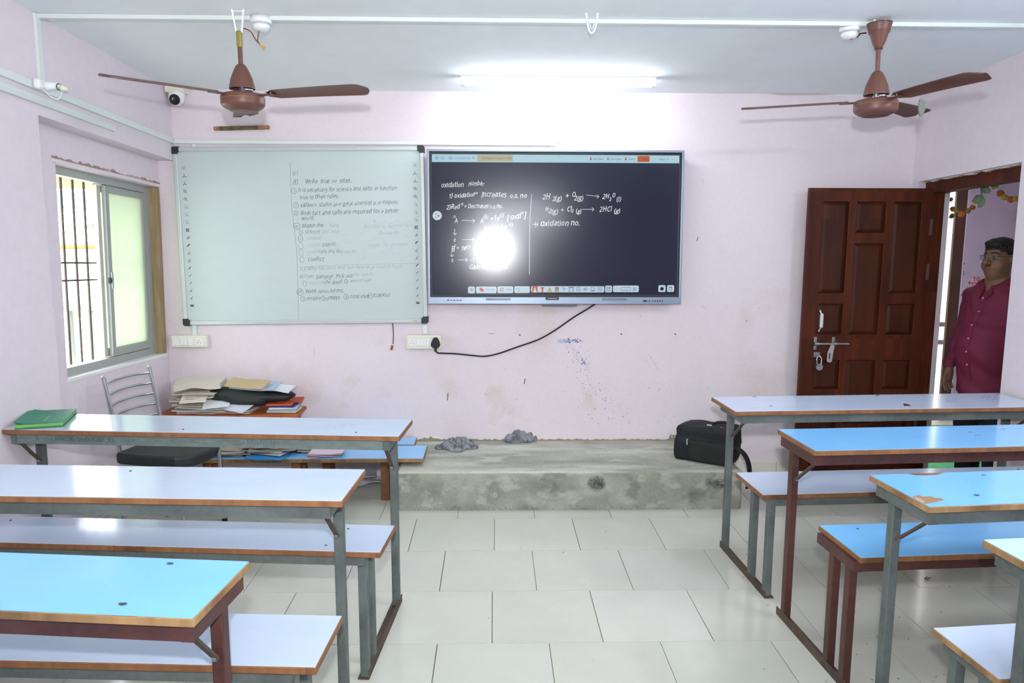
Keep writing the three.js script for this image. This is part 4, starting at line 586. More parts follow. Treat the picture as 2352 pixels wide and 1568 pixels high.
// tube light over the display
function tubeLight(label, a, dirs, name) {
  const o = thing('tube_light', label, 'tube light', a.pos); a.basis ? o.quaternion.setFromRotationMatrix(new THREE.Matrix4().makeBasis(...a.basis.map((v) => V(...v)))) : o.rotation.set(...a.rot);
  part(o, 'batten', RB(1.22, 0.028, 0.032, 0.004, 0, 0.032, 0), M.white); part(o, 'tube', CY(0.013, 0.013, 1.16, 0, 0, 0, 16).rotateZ(PI / 2), std({ color: '#ffffff', emissive: '#f2f8ff', emissiveIntensity: 7 }));
  for (const s of [-1, 1]) part(o, 'end_cap', RB(0.025, 0.05, 0.03, 0.005, s * 0.593, 0.012, 0), M.white); for (const s of [-0.35, 0.27]) part(o, 'clip', RB(0.012, 0.01, 0.036, 0.002, s, 0.016, 0, 1), M.alu);
  for (const d of dirs) { const l = new THREE.RectAreaLight('#eef4ff', TUBE * (a.k || 1), 1.15, 0.026); l.name = 'tube_glow'; l.position.set(0, d[0] * 0.015, d[1] * 0.015); l.lookAt(0, d[0], d[1]); o.add(l); }
  return o;
}
{ const p = onCeil(1283, 188, 0.03); tubeLight('white tube light glowing on the ceiling above the display', { pos: [p.x, p.y - 0.015, p.z], rot: [-Math.atan(SL), 0, 0], k: 1.5 }, [[-1, 0], [-0.25, -1], [-0.25, 1]]); }
tubeLight('white tube light high on the wall beyond the doorway', { pos: [XR - 0.05, 2.5, 3.3], basis: [[0, 0, 1], [1, 0, 0], [0, 1, 0]], k: 4 }, [[-1, 0], [-0.35, 1], [-0.35, -1]]);
tubeLight('unseen fill tube added on the rear wall to brighten the ceiling', { pos: [0.4, 2.6, ZR - 0.05], basis: [[-1, 0, 0], [0, 0, 1], [0, 1, 0]], k: 4 }, [[-1, 0], [-0.35, 1], [-0.35, -1]]);  // added fill lamp behind the viewpoint, lifts the ceiling brightness
// ---------------------------------------------------------------- ceiling fans
function blade(len, w0, w1) {   // along +x from the root, cambered and pitched
  const N = 22, Mw = 6, P = [], I = [], top = [];
  for (let i = 0; i <= N; i++) { const t = i / N; let w = lp(w0, w1, Math.min(1, t * 1.1)); if (t > 0.9) w *= Math.sqrt(Math.max(0.06, 1 - ((t - 0.9) / 0.1) ** 2 * 0.9)); if (t < 0.1) w *= lp(0.45, 1, sm(t / 0.1)); for (let j = 0; j <= Mw; j++) { const s = j / Mw * 2 - 1; P.push([t * len, (1 - s * s) * 0.008, s * w / 2 + 0.006 * Math.sin(t * 3)]); } }
  const g = new THREE.BufferGeometry(), tri = []; const id = (i, j) => i * (Mw + 1) + j;
  for (let i = 0; i < N; i++) for (let j = 0; j < Mw; j++) tri.push([id(i, j), id(i, j + 1), id(i + 1, j + 1)], [id(i, j), id(i + 1, j + 1), id(i + 1, j)]);
  const v = []; const lo = (p) => [p[0], p[1] - 0.0025, p[2]];
  for (const t of tri) { for (const k of t) v.push(...P[k]); for (const k of [t[2], t[1], t[0]]) v.push(...lo(P[k])); }
  const rim = []; for (let j = 0; j <= Mw; j++) rim.push(id(0, j)); for (let i = 1; i <= N; i++) rim.push(id(i, Mw)); for (let j = Mw - 1; j >= 0; j--) rim.push(id(N, j)); for (let i = N - 1; i >= 0; i--) rim.push(id(i, 0));
  for (let i = 0; i < rim.length - 1; i++) { const a = P[rim[i]], b = P[rim[i + 1]]; v.push(...a, ...lo(a), ...lo(b), ...a, ...lo(b), ...b); }
  g.setAttribute('position', new THREE.Float32BufferAttribute(v, 3)); g.computeVertexNormals(); return muv(g, 2);
}
const bladeGeo = (() => { const g = blade(0.5, 0.1, 0.135); g.rotateX(-0.17); return g.translate(0.125, 0, 0); })();
function ceilingFan(label, hook, hubY, angles, canopy, lean = [0, 0], hubOff = [0, 0]) {
  const o = thing('ceiling_fan', label, 'ceiling fan', [hook.x + hubOff[0], hubY, hook.z + hubOff[1]], 0, 'brown three-blade ceiling fans'); const top = ceilY(hook.z) - hubY; o.rotation.set(lean[0], 0, lean[1]);
  part(o, 'motor', LA([[0, -0.043], [0.05, -0.042], [0.076, -0.037], [0.094, -0.025], [0.1, -0.014], [0.1, 0.018], [0.094, 0.03], [0.07, 0.036], [0, 0.04]], 48), M.fan); part(o, 'gold_ring', new THREE.TorusGeometry(0.0995, 0.0016, 6, 48).rotateX(PI / 2).translate(0, 0.008, 0), M.fangold); part(o, 'cap_plate', LA([[0, -0.0465], [0.06, -0.045], [0.066, -0.039]], 40), M.fan);
  part(o, 'hub_stem', [CY(0.018, 0.018, 0.06, 0, 0.06, 0, 16), CY(0.03, 0.03, 0.006, 0.02, 0.05, 0, 16)], M.steel);
  part(o, 'bell', LA([[0.058, 0.055], [0.0585, 0.06], [0.05, 0.1], [0.038, 0.13], [0.026, 0.155], [0.018, 0.165], [0.0, 0.166]], 40), M.fan);
  part(o, 'down_rod', rod([0, 0.15, 0], [0, top - (canopy ? 0.12 : 0.16), 0], 0.0105, 16), M.fan);
  if (canopy) { const c = top - 0.055; part(o, 'canopy', LA([[0.0, c - 0.085], [0.018, c - 0.085], [0.02, c - 0.07], [0.026, c - 0.062], [0.042, c - 0.012], [0.047, c - 0.008], [0.046, c - 0.003], [0.05, c], [0.049, c + 0.004], [0.056, c + 0.03], [0.058, c + 0.036], [0, c + 0.037]], 40), M.fan); }
  else { part(o, 'coupling', [RB(0.024, 0.075, 0.024, 0.006, 0, top - 0.135, 0), CY(0.006, 0.006, 0.03, 0, 0, 0, 8).rotateX(PI / 2).translate(0, top - 0.112, 0)], M.brass); }
  for (const s of [-1, 1]) part(o, 'hanger_arm', bar([s * 0.027, top - 0.002, 0], [s * 0.012, top - (canopy ? 0.05 : 0.105), 0], 0.007), M.white);
  part(o, 'hanger_pin', rod([-0.03, top - 0.01, 0], [0.03, top - 0.01, 0], 0.003, 6), M.white);
  for (const a of angles) { const b = new THREE.Group(); b.name = 'blade_arm'; b.rotation.y = PI / 2 - a * PI / 180; o.add(b); part(b, 'iron', [RB(0.075, 0.005, 0.04, 0.002, 0.125, 0.024, 0, 1)], M.fan); const bl = part(b, 'blade', bladeGeo, M.fan); bl.position.y = 0.026; for (const [x, z] of [[0.15, 0.012], [0.15, -0.012]]) part(b, 'rivet', CY(0.004, 0.004, 0.008, x, 0.029, z, 8), M.steel); }
  return o;
}
const hookL = onCeil(547, 20), hookR = onCeil(2020, 44);
const fanL = ceilingFan('brown ceiling fan on a bare brass coupling above the whiteboard', hookL, 2.327, [-17, 103, 223], false, [0, 0.012], [0.003, 0]);
const fanR = ceilingFan('brown ceiling fan with a top canopy near the doorway', hookR, 2.332, [47, 167, 287], true, [0, 0.02], [0.01, 0]);
// paper scrap tied to the right fan's blade
{ const p = at(2116, 247, 'z', 1.75); const g = poly([[-0.012, 0.035], [0.012, 0.03], [0.016, -0.005], [0.006, -0.035], [0.001, -0.03], [-0.004, -0.04], [-0.015, -0.008]], 0.006, 0.001); single('paper_scrap', 'grey paper scrap tied to the blade of the fan near the doorway', 'paper scrap', g.translate(p.x, p.y, p.z), std({ color: '#74776e', roughness: 0.9 })); }
// ceiling roses with flex, spare hook
function rose(label, px, py, flex, ends) { const p = onCeil(px, py), o = thing('ceiling_rose', label, 'ceiling rose', [p.x, ceilY(p.z) - 0.002, p.z], 0, 'white ceiling roses'); part(o, 'rose_base', LA([[0, 0], [0.05, 0], [0.05, -0.028], [0.04, -0.034], [0, -0.034]].reverse(), 28), M.white); part(o, 'rose_cap', LA([[0, -0.07], [0.03, -0.066], [0.04, -0.05], [0.042, -0.034], [0, -0.034]], 28), M.white); return o; }
{
  const o = rose('white ceiling rose with loose twisted flex by the brass coupled fan', 599, 37), w = o.position, z = w.z, L = (px, py, c) => { const p = at(px, py, 'z', z + 0.01); return [p.x - w.x, p.y - w.y, 0.01]; };
  part(o, 'grey_flex', TU([L(599, 58), L(596, 68), L(593, 82), L(592, 92), L(595, 100)], 0.003, 30, 6), std({ color: '#6d6a60', roughness: 0.7 })); part(o, 'red_flex', TU([L(554, 64), L(566, 67), L(577, 74), L(584, 86), L(592, 97), L(599, 104)], 0.003, 30, 6), std({ color: '#8b3b2c', roughness: 0.6 })); part(o, 'yellow_ends', [TU([L(597, 103), L(602, 108), L(606, 115)], 0.004, 10, 6), TU([L(597, 103), L(604, 107), L(609, 109)], 0.004, 10, 6)], std({ color: '#d2a338', roughness: 0.5 }));
  const r = rose('white ceiling rose wired to the canopied fan', 1953, 56), w2 = r.position, L2 = (px, py) => { const p = at(px, py, 'z', w2.z + 0.01); return [p.x - w2.x, p.y - w2.y, 0.01]; };
  part(r, 'red_flex', TU([L2(1954, 83), L2(1953, 89), L2(1962, 87), L2(1970, 79), L2(1980, 76), L2(1990, 75)], 0.0028, 30, 6), std({ color: '#8b3b2c', roughness: 0.6 })); part(r, 'black_flex', TU([L2(1954, 83), L2(1958, 87), L2(1968, 86), L2(1976, 78), L2(1990, 76)], 0.0028, 30, 6), M.rubber);
  const p = onCeil(1360, 30), h = thing('fan_hook', 'empty white fan hook on the ceiling between the two fans', 'hook', [p.x, ceilY(p.z), p.z]); part(h, 'hook_rod', TU([[-0.028, 0, 0], [-0.02, -0.05, 0], [-0.008, -0.085, 0], [0, -0.09, 0], [0.008, -0.085, 0], [0.02, -0.05, 0], [0.026, 0, 0]], 0.005, 30, 8), M.white); part(h, 'wire_tie', TU([[-0.018, -0.03, 0.004], [0, -0.075, 0.008], [0.016, -0.03, 0.004]], 0.002, 14, 5), M.white);
}

// ================================================================ desks with attached benches
M.woodedge = std({ map: tex(512, 64, (u, v) => { const g = fbm(u * 60, v * 4, 4, 0, 101), k = fbm(u * 9, v * 2, 3, 0, 103); const c = mix3(hex('#946640'), hex('#70482c'), cl(g * 0.9 + (k - 0.5) * 1.4)); return k > 0.74 ? mix3(c, hex('#3c2616'), (k - 0.74) * 6) : c; }), roughness: 0.6 });
M.edgeworn = std({ map: tex(512, 64, (u, v) => { const g = fbm(u * 50, v * 4, 4, 0, 105), k = fbm(u * 12, v * 2, 3, 0, 107); return mix3(hex('#a98559'), hex('#775939'), cl(g * 0.9 + (k - 0.5) * 1.6)); }), roughness: 0.75 });
const LAM = { white: '#c9d8ee', blue: '#80c4f8', pale: '#bfe2f6' };
const lamCache = {};
function laminate(kind, key, draw, w = 1024, h = 224) {
  const id = kind + key; if (lamCache[id]) return lamCache[id];
  const t = canvasTex(w, h, (x) => {
    const img = x.createImageData(w, h), d = img.data, b = hex(LAM[kind]);
    for (let j = 0; j < h; j++) for (let i = 0; i < w; i++) { const g = (fbm(i / 110, j / 60, 4, 0, key.length * 7 + kind.length) - 0.5) * 10 + (hsh(i, j, 3) - 0.5) * 3, k = (j * w + i) * 4; d[k] = b[0] + g; d[k + 1] = b[1] + g * 0.8; d[k + 2] = b[2] + g * 0.5; d[k + 3] = 255; }
    x.putImageData(img, 0, 0); if (draw) draw(x, w, h);
  });
  return (lamCache[id] = phy({ map: t, roughness: 0.17, specularIntensity: 0.9, clearcoat: 0.3, clearcoatRoughness: 0.1 }));
}
function schoolDesk(c) {
  const { s, hd, dd, len, hb, b0, b1, ins, fm } = c, ins2 = c.ins2 ?? ins, gp = c.s > 0 ? 'school desks on the doorway side' : 'school desks on the window side';
  const o = thing('school_desk', c.label, 'school desk', [c.x, 0, c.z], c.turn, gp);
  const X = (u) => s * u, span = (u0, u1, y0, y1, z0, z1) => BB(Math.min(X(u0), X(u1)), Math.max(X(u0), X(u1)), y0, y1, z0, z1);
  // photo pixel on the top to canvas
  const toTop = (w, h, y, z0, dep, u0, u1) => (px, py) => { const p = at(px, py, 'y', y), dx = p.x - c.x, dz = p.z - c.z, ct = Math.cos(c.turn), st = Math.sin(c.turn), lx = dx * ct - dz * st, lz = dx * st + dz * ct; const xa = Math.min(X(u0), X(u1)), L = Math.abs(u1 - u0); return [(lx - xa) / L * w, (lz - z0) / dep * h]; };
  const top = (name, y, z0, z1, u0, u1, kind, key, draw, edge) => {
    const g = new THREE.Group(); g.name = name; o.add(g); const th = 0.021;
    part(g, 'core', muv(RB(u1 - u0, th, z1 - z0, 0.003, X((u0 + u1) / 2), y - 0.002 - th / 2, (z0 + z1) / 2), 1), edge);
    part(g, 'laminate', B(u1 - u0 - 0.006, 0.0025, z1 - z0 - 0.006, X((u0 + u1) / 2), y - 0.00125, (z0 + z1) / 2), laminate(kind, key, draw && ((x, w, h) => draw(x, w, h, toTop(w, h, y, z0, z1 - z0, u0, u1)))));
    for (const [u, z] of [[0.16, z0 + 0.05], [0.2, z1 - 0.05], [len * 0.52, z0 + 0.06], [len * 0.55, z1 - 0.05], [len - 0.2, z0 + 0.05], [len - 0.17, z1 - 0.05]]) if (hsh(u * 997, z * 991, key.length) < 0.4) part(g, 'bolt', CY(0.0045, 0.0045, 0.002, X(u), y + 0.0008, z, 10), M.rust);
    return g;
  };
  top('desk_top', hd, 0, dd, 0, len, c.kind, c.key, c.draw, c.edge || M.woodedge); top('bench_seat', hb, b0, b1, c.bu ?? 0, len, c.bkind, c.key + 'b', null, c.edge || M.woodedge);
  const rail = 0.045, y1 = hd - 0.0235, y0 = y1 - rail, q1 = hb - 0.0235, q0 = q1 - 0.04, t = 0.03, lw = 0.034;
  const fmats = c.railMat ? [fm, fm, fm, fm, c.railMat, fm] : fm;
  part(o, 'front_rail', c.railMat ? span(ins + 0.02, len - ins2 - 0.02, y0, y1, dd - 0.05, dd - 0.05 + t) : muv(span(ins + 0.02, len - ins2 - 0.02, y0, y1, dd - 0.05, dd - 0.05 + t)), fmats); part(o, 'back_rail', muv(span(ins + 0.02, len - ins2 - 0.02, y0, y1, 0.025, 0.025 + t)), fm);
  part(o, 'bench_rail', muv(span(ins + 0.02, len - ins2 - 0.02, q0, q1, b1 - 0.05, b1 - 0.05 + t)), fm); part(o, 'bench_rail', muv(span(ins + 0.02, len - ins2 - 0.02, q0, q1, b0 + 0.025, b0 + 0.025 + t)), fm);
  for (const [u, e] of [[ins, 1], [len - ins2, -1]]) {
    part(o, 'side_rail', muv(span(u - 0.003, u + e * 0.028, y0, y1, 0.02, dd - 0.018)), fm); part(o, 'bench_side_rail', muv(span(u - 0.003, u + e * 0.028, q0, q1, b0 + 0.02, b1 - 0.018)), fm);
    const uu = u + e * 0.004; part(o, 'leg', muv(RB(lw, y0 - 0.006, lw, 0.004, X(uu + e * lw / 2 - e * 0.004), (y0 + 0.006) / 2, c.leg)), fm);
    for (const z of c.blegs) part(o, 'bench_leg', muv(RB(lw, q0 - 0.006, lw, 0.004, X(uu + e * lw / 2 - e * 0.004), (q0 + 0.006) / 2, z)), fm);
    const ru = uu + e * lw / 2; part(o, 'runner', muv(join([span(ru - 0.022, ru + 0.022, 0, 0.006, c.run[0], c.run[1]), span(ru - e * 0.022, ru - e * 0.018, 0.006, 0.036, c.run[0], c.run[1])])), M.rust);
    const br = part(o, 'brace', bar([X(uu + e * lw / 2), y0 - 0.125, c.leg + lw / 2], [X(uu + e * lw / 2), y0 + 0.004, dd - 0.045], 0.016, 0.007), M.rust); part(br, 'brace_bolt', CY(0.009, 0.009, 0.012, 0, 0, 0, 8).rotateZ(PI / 2).translate(X(uu + e * lw / 2), y0 - 0.12, c.leg + lw / 2 + 0.006), M.steel);
  }
  return o;
}
const blob = (x, W, list, col, n = 30, R = 10) => { for (const [px, py, r = 1, al = 0.5] of list) { for (let i = 0; i < n; i++) { const [a, b] = W(px + rr(-R, R) * r, py + rr(-R, R) * r * 0.28); x.globalAlpha = rr(0.1, 0.6) * al; x.fillStyle = col; x.beginPath(); x.ellipse(a, b, rr(1, 5), rr(1, 3), rr(0, 3), 0, 7); x.fill(); } } x.globalAlpha = 1; };
const pad = (x, W, pts, col) => { x.fillStyle = col; x.beginPath(); pts.forEach((p, i) => { const [a, b] = W(p[0] + rr(-0.6, 0.6), p[1] + rr(-0.5, 0.5)); i ? x.lineTo(a, b) : x.moveTo(a, b); }); x.closePath(); x.fill(); };
const specks = (x, w, h, n, cols) => { for (let i = 0; i < n; i++) { x.globalAlpha = rr(0.15, 0.6); x.fillStyle = cols[Math.floor(rnd() * cols.length)]; x.beginPath(); x.ellipse(rr(0, w), rr(0, h), rr(0.6, 2.2), rr(0.5, 1.4), 0, 0, 7); x.fill(); } x.globalAlpha = 1; };
// graffiti on the first window-side desk's rail
const graff = canvasTex(2048, 64, (x, w, h) => {
  const img = x.createImageData(w, h), d = img.data; for (let j = 0; j < h; j++) for (let i = 0; i < w; i++) { const c = mix3(hex('#7d8b86'), hex('#68756f'), cl(fbm(i / 40, j / 30, 4, 0, 5) * 1.2 - 0.1)), k = (j * w + i) * 4; d[k] = c[0]; d[k + 1] = c[1]; d[k + 2] = c[2]; d[k + 3] = 255; } x.putImageData(img, 0, 0);
  const u = (px) => (px - 20) / 885 * w, dk = '#2f3d4a'; const hw = (s, px, sz, al, wide = 0.9) => hand(x, s, u(px), 44, sz, { color: dk, alpha: al, wide, jit: 0.09 });
  hw('X', 70, 40, 0.8); hw('busy :', 90, 28, 0.35); hw('MH/06/Mob/Kak/ 90', 118, 42, 0.85, 0.85); hw("y ' => > >", 260, 34, 0.6); hw('STANUKO', 400, 40, 0.35); hw('MONSTER', 580, 44, 0.4, 0.95);
  for (const [p, q, r] of [[515, 30, 20], [530, 20, 26], [553, 22, 30], [572, 34, 18], [478, 18, 12], [482, 42, 14], [560, 44, 30]]) { x.globalAlpha = 0.35; x.fillStyle = '#4c5560'; x.beginPath(); x.ellipse(u(p), q, r, 6, 0, 0, 7); x.fill(); } x.globalAlpha = 1;
});
const greyMarks = (seedCols) => (x, w, h) => specks(x, w, h, 26, ['#8a8f9c', '#6f7480', '#9aa0b4']);
schoolDesk({ s: -1, x: -0.380, z: 1.825, turn: -0.08, hd: 0.86, dd: 0.3, len: 1.762, hb: 0.545, b0: 0.5, b1: 0.765, bu: -0.02, ins: 0.05, ins2: 0.022, leg: 0.115, blegs: [0.585, 0.688], run: [0.07, 0.71], fm: M.galv, kind: 'white', bkind: 'white', key: 'L1', railMat: std({ map: graff, roughness: 0.55, metalness: 0.25 }),
  draw: (x, w, h, W) => { blob(x, W, [[770, 978, 2, 0.25], [800, 975, 1.4, 0.25], [545, 963, 1.5, 0.15]], '#6d7aa0', 40, 12); specks(x, w, h, 30, ['#8a8f9c', '#7fa0c4']); }, label: 'white-topped school desk with scribbled steel rail and a green notebook' });
schoolDesk({ s: -1, x: -0.469, z: 2.578, turn: -0.058, hd: 0.86, dd: 0.334, len: 1.62, hb: 0.545, b0: 0.475, b1: 0.758, bu: -0.03, ins: 0.05, leg: 0.135, blegs: [0.56, 0.67], run: [0.07, 0.72], fm: M.galv, kind: 'white', bkind: 'white', key: 'L2', draw: greyMarks(), label: 'white-topped school desk between the scribbled desk and the blue desk' });
schoolDesk({ s: -1, x: -0.638, z: 3.36, turn: -0.1, hd: 0.86, dd: 0.3, len: 1.42, hb: 0.545, b0: 0.48, b1: 0.75, ins: 0.015, leg: 0.12, blegs: [0.56, 0.67], run: [0.07, 0.72], fm: M.brownsteel, kind: 'blue', bkind: 'blue', key: 'L3', edge: M.edgeworn, draw: (x, w, h, W) => { blob(x, W, [[394, 1293, 0.9, 1.2], [283, 1388, 0.9, 1.2]], '#2a2f3a', 26, 8); blob(x, W, [[360, 1322, 2, 0.3]], '#c08a80', 16, 10); specks(x, w, h, 24, ['#5d9fd6', '#4d7fae']); }, label: 'blue-topped school desk with brown steel frame on the window side' });
schoolDesk({ s: 1, x: 1.198, z: 1.202, turn: 0.055, hd: 0.83, dd: 0.352, len: 1.675, hb: 0.525, b0: 0.395, b1: 0.73, ins: 0.05, ins2: 0.022, leg: 0.125, blegs: [0.49, 0.675], run: [0.09, 0.70], fm: M.galv, kind: 'white', bkind: 'white', key: 'R1',
  draw: (x, w, h, W) => { blob(x, W, [[2060, 908, 1.2, 0.5], [2130, 922, 1.2, 0.35]], '#7db4e8', 30, 14); blob(x, W, [[2185, 919, 0.9, 0.9], [2280, 915, 0.9, 0.8], [2328, 906, 0.8, 0.7], [2265, 910, 0.7, 0.5]], '#5a62c8', 34, 14); blob(x, W, [[2015, 908, 0.5, 1], [1732, 911, 0.4, 1.2], [1770, 932, 0.3, 1.2], [2290, 905, 0.5, 0.8]], '#2b2b30', 16, 8); pad(x, W, [[2075, 926], [2086, 928], [2094, 932], [2078, 932]], '#6f4a2c'); specks(x, w, h, 60, ['#8a8f9c', '#5a62c8', '#c9a48a']); }, label: 'white-topped school desk with ink stains in front of the wooden door' });
schoolDesk({ s: 1, x: 1.272, z: 1.982, turn: 0.062, hd: 0.85, dd: 0.347, len: 1.55, hb: 0.545, b0: 0.37, b1: 0.685, bu: 0.022, ins: 0.012, leg: 0.115, blegs: [0.5, 0.618], run: [0.06, 0.69], fm: M.brownsteel, kind: 'blue', bkind: 'blue', key: 'R2', draw: (x, w, h, W) => { blob(x, W, [[2245, 1000, 0.6, 0.7], [2230, 992, 0.4, 0.5], [2305, 985, 0.4, 0.6]], '#3d79cf', 18, 10); specks(x, w, h, 40, ['#5d9fd6', '#4d7fae', '#3c5f86']); }, label: 'blue-topped school desk with brown steel frame on the doorway side' });
schoolDesk({ s: 1, x: 1.345, z: 2.669, turn: 0.085, hd: 0.86, dd: 0.325, len: 1.44, hb: 0.495, b0: 0.4, b1: 0.68, bu: -0.01, ins: 0.02, leg: 0.105, blegs: [0.46, 0.585], run: [0.06, 0.63], fm: M.galv, kind: 'blue', bkind: 'white', key: 'R3', edge: M.edgeworn,
  draw: (x, w, h, W) => { pad(x, W, [[2040, 1084], [2075, 1086], [2100, 1090], [2125, 1091], [2150, 1090], [2170, 1083], [2140, 1085], [2100, 1085]], '#8a5f4a'); pad(x, W, [[2096, 1139], [2110, 1137], [2118, 1141], [2135, 1140], [2150, 1144], [2160, 1144], [2168, 1149], [2110, 1162], [2100, 1150]], '#a98566'); pad(x, W, [[2098, 1140], [2112, 1145], [2124, 1152], [2112, 1158]], '#c9a88e'); blob(x, W, [[2258, 1090, 0.5, 1]], '#3a55c8', 18, 10); blob(x, W, [[2242, 1137, 0.5, 1]], '#33363c', 16, 12); blob(x, W, [[2300, 1110, 2, 0.3], [2180, 1120, 2, 0.2]], '#8d8fc0', 40, 14); specks(x, w, h, 40, ['#5d9fd6', '#4d7fae']); }, label: 'blue-topped school desk with chipped edges and a white bench' });
schoolDesk({ s: 1, x: 1.377, z: 3.25, turn: 0.09, hd: 0.86, dd: 0.33, len: 1.4, hb: 0.53, b0: 0.4, b1: 0.7, ins: 0.03, leg: 0.125, blegs: [0.48, 0.62], run: [0.06, 0.69], fm: M.galv, kind: 'pale', bkind: 'white', key: 'R4', edge: M.edgeworn, draw: greyMarks(), label: 'pale blue school desk behind the desk with chipped edges' });
// green notebook on the scribbled desk
{
  const o = thing('green_notebook', 'worn green notebook lying at the wall end of the scribbled desk', 'notebook', [-2.045, 0.861, 1.84], 0.3);
  const ct = canvasTex(256, 340, (x, w, h) => { x.fillStyle = '#2f7f5f'; x.fillRect(0, 0, w, h); for (let i = 0; i < 300; i++) { x.globalAlpha = 0.12; x.fillStyle = rnd() < 0.5 ? '#3fa56b' : '#4a7a8c'; x.beginPath(); x.arc(rr(0, w), rr(0, h), rr(3, 26), 0, 7); x.fill(); } x.globalAlpha = 0.8; x.fillStyle = '#9fd4bd'; x.font = '22px sans-serif'; x.save(); x.translate(150, 300); x.rotate(-PI / 2); x.fillText('UNNAWANCE', 0, 0); x.restore(); });
  const cover = (y) => { const g = new THREE.BoxGeometry(0.19, 0.003, 0.27, 8, 1, 8), p = g.attributes.position; for (let i = 0; i < p.count; i++) p.setY(i, p.getY(i) + y + (y > 0.01 ? 0.02 * cl(-p.getX(i) / 0.095 - 0.2) ** 2 : 0)); g.computeVertexNormals(); return g; };
  part(o, 'pages', RB(0.184, 0.016, 0.262, 0.004, 0.0, 0.011, 0), std({ color: '#79b85e', roughness: 0.8 })); part(o, 'back_cover', cover(0.002), std({ color: '#2f7f5f', roughness: 0.6 })); part(o, 'front_cover', cover(0.021), std({ map: ct, roughness: 0.55 }));
}
// ---------------------------------------------------------------- chrome chair
{
  const o = thing('chrome_chair', 'chrome tube chair with black seat beside the paper heap', 'chair', [-1.862, 0, 1.0], PI / 2 - 0.24);   // local front is +z
  const hw = 0.185, post = (s) => [[s * hw, 0.0, -0.19], [s * hw, 0.3, -0.185], [s * hw, 0.5, -0.185], [s * hw, 0.7, -0.215], [s * hw, 0.925, -0.255]];
  for (const s of [-1, 1]) { part(o, 'back_post', TU(post(s), 0.0125, 40, 12), M.chrome); part(o, 'post_cap', new THREE.SphereGeometry(0.0128, 14, 10).translate(s * hw, 0.926, -0.255), M.chrome); part(o, 'leg', TU([[s * hw, 0.0, 0.2], [s * hw, 0.4, 0.185], [s * hw, 0.445, 0.182]], 0.0125, 14, 12), M.chrome); part(o, 'seat_bar', TU([[s * hw, 0.435, 0.18], [s * hw, 0.437, 0.0], [s * hw, 0.44, -0.185]], 0.009, 14, 10), M.chrome); part(o, 'foot', CY(0.015, 0.016, 0.02, s * hw, 0.01, 0.2, 12), M.rubber); part(o, 'foot', CY(0.015, 0.016, 0.02, s * hw, 0.01, -0.19, 12), M.rubber); }
  for (let i = 0; i < 6; i++) { const y = 0.89 - i * 0.062, z = lp(-0.249, -0.196, i * 0.062 / 0.35); part(o, 'back_rail', TU([[-hw, y, z], [-hw * 0.5, y + 0.004, z - 0.028], [0, y + 0.006, z - 0.036], [hw * 0.5, y + 0.004, z - 0.028], [hw, y, z]], 0.0075, 24, 10), M.chrome); }
  for (const z of [0.18, -0.185]) part(o, 'cross_bar', rod([-hw, 0.3, z], [hw, 0.3, z], 0.008, 10), M.chrome);
  const ss = new THREE.Shape(); ss.moveTo(-0.19, -0.19); ss.lineTo(0.19, -0.19); ss.quadraticCurveTo(0.205, -0.19, 0.207, -0.17); ss.quadraticCurveTo(0.222, 0.04, 0.18, 0.15); ss.quadraticCurveTo(0.14, 0.215, 0, 0.215); ss.quadraticCurveTo(-0.14, 0.215, -0.18, 0.15); ss.quadraticCurveTo(-0.222, 0.04, -0.207, -0.17); ss.quadraticCurveTo(-0.205, -0.19, -0.19, -0.19);
  const g = new THREE.ExtrudeGeometry(ss, { depth: 0.026, bevelEnabled: true, bevelSize: 0.014, bevelThickness: 0.018, bevelSegments: 5, curveSegments: 16 }); g.rotateX(PI / 2); g.scale(1, 1, 1); g.translate(0, 0.494, 0.01); { const p = g.attributes.position; for (let i = 0; i < p.count; i++) if (p.getZ(i) > 0.1) p.setY(i, p.getY(i) - 0.5 * (p.getZ(i) - 0.1) ** 1.6); g.computeVertexNormals(); }
  part(o, 'seat_cushion', g, std({ map: mottle('#1d2122', '#272c2d', { per: 8, amt: 1, fine: 6, s: 29 }), roughness: 0.5 }));
  const torn = []; for (let i = 0; i <= 20; i++) torn.push([-0.18 + i * 0.018, -rr(0.002, 0.022)]); torn.push([0.18, 0.02], [-0.18, 0.02]); part(o, 'torn_lining', poly(torn, 0.003).rotateY(PI / 2).translate(0.198, 0.435, 0), std({ color: '#8d8b80', roughness: 0.9 }));
}
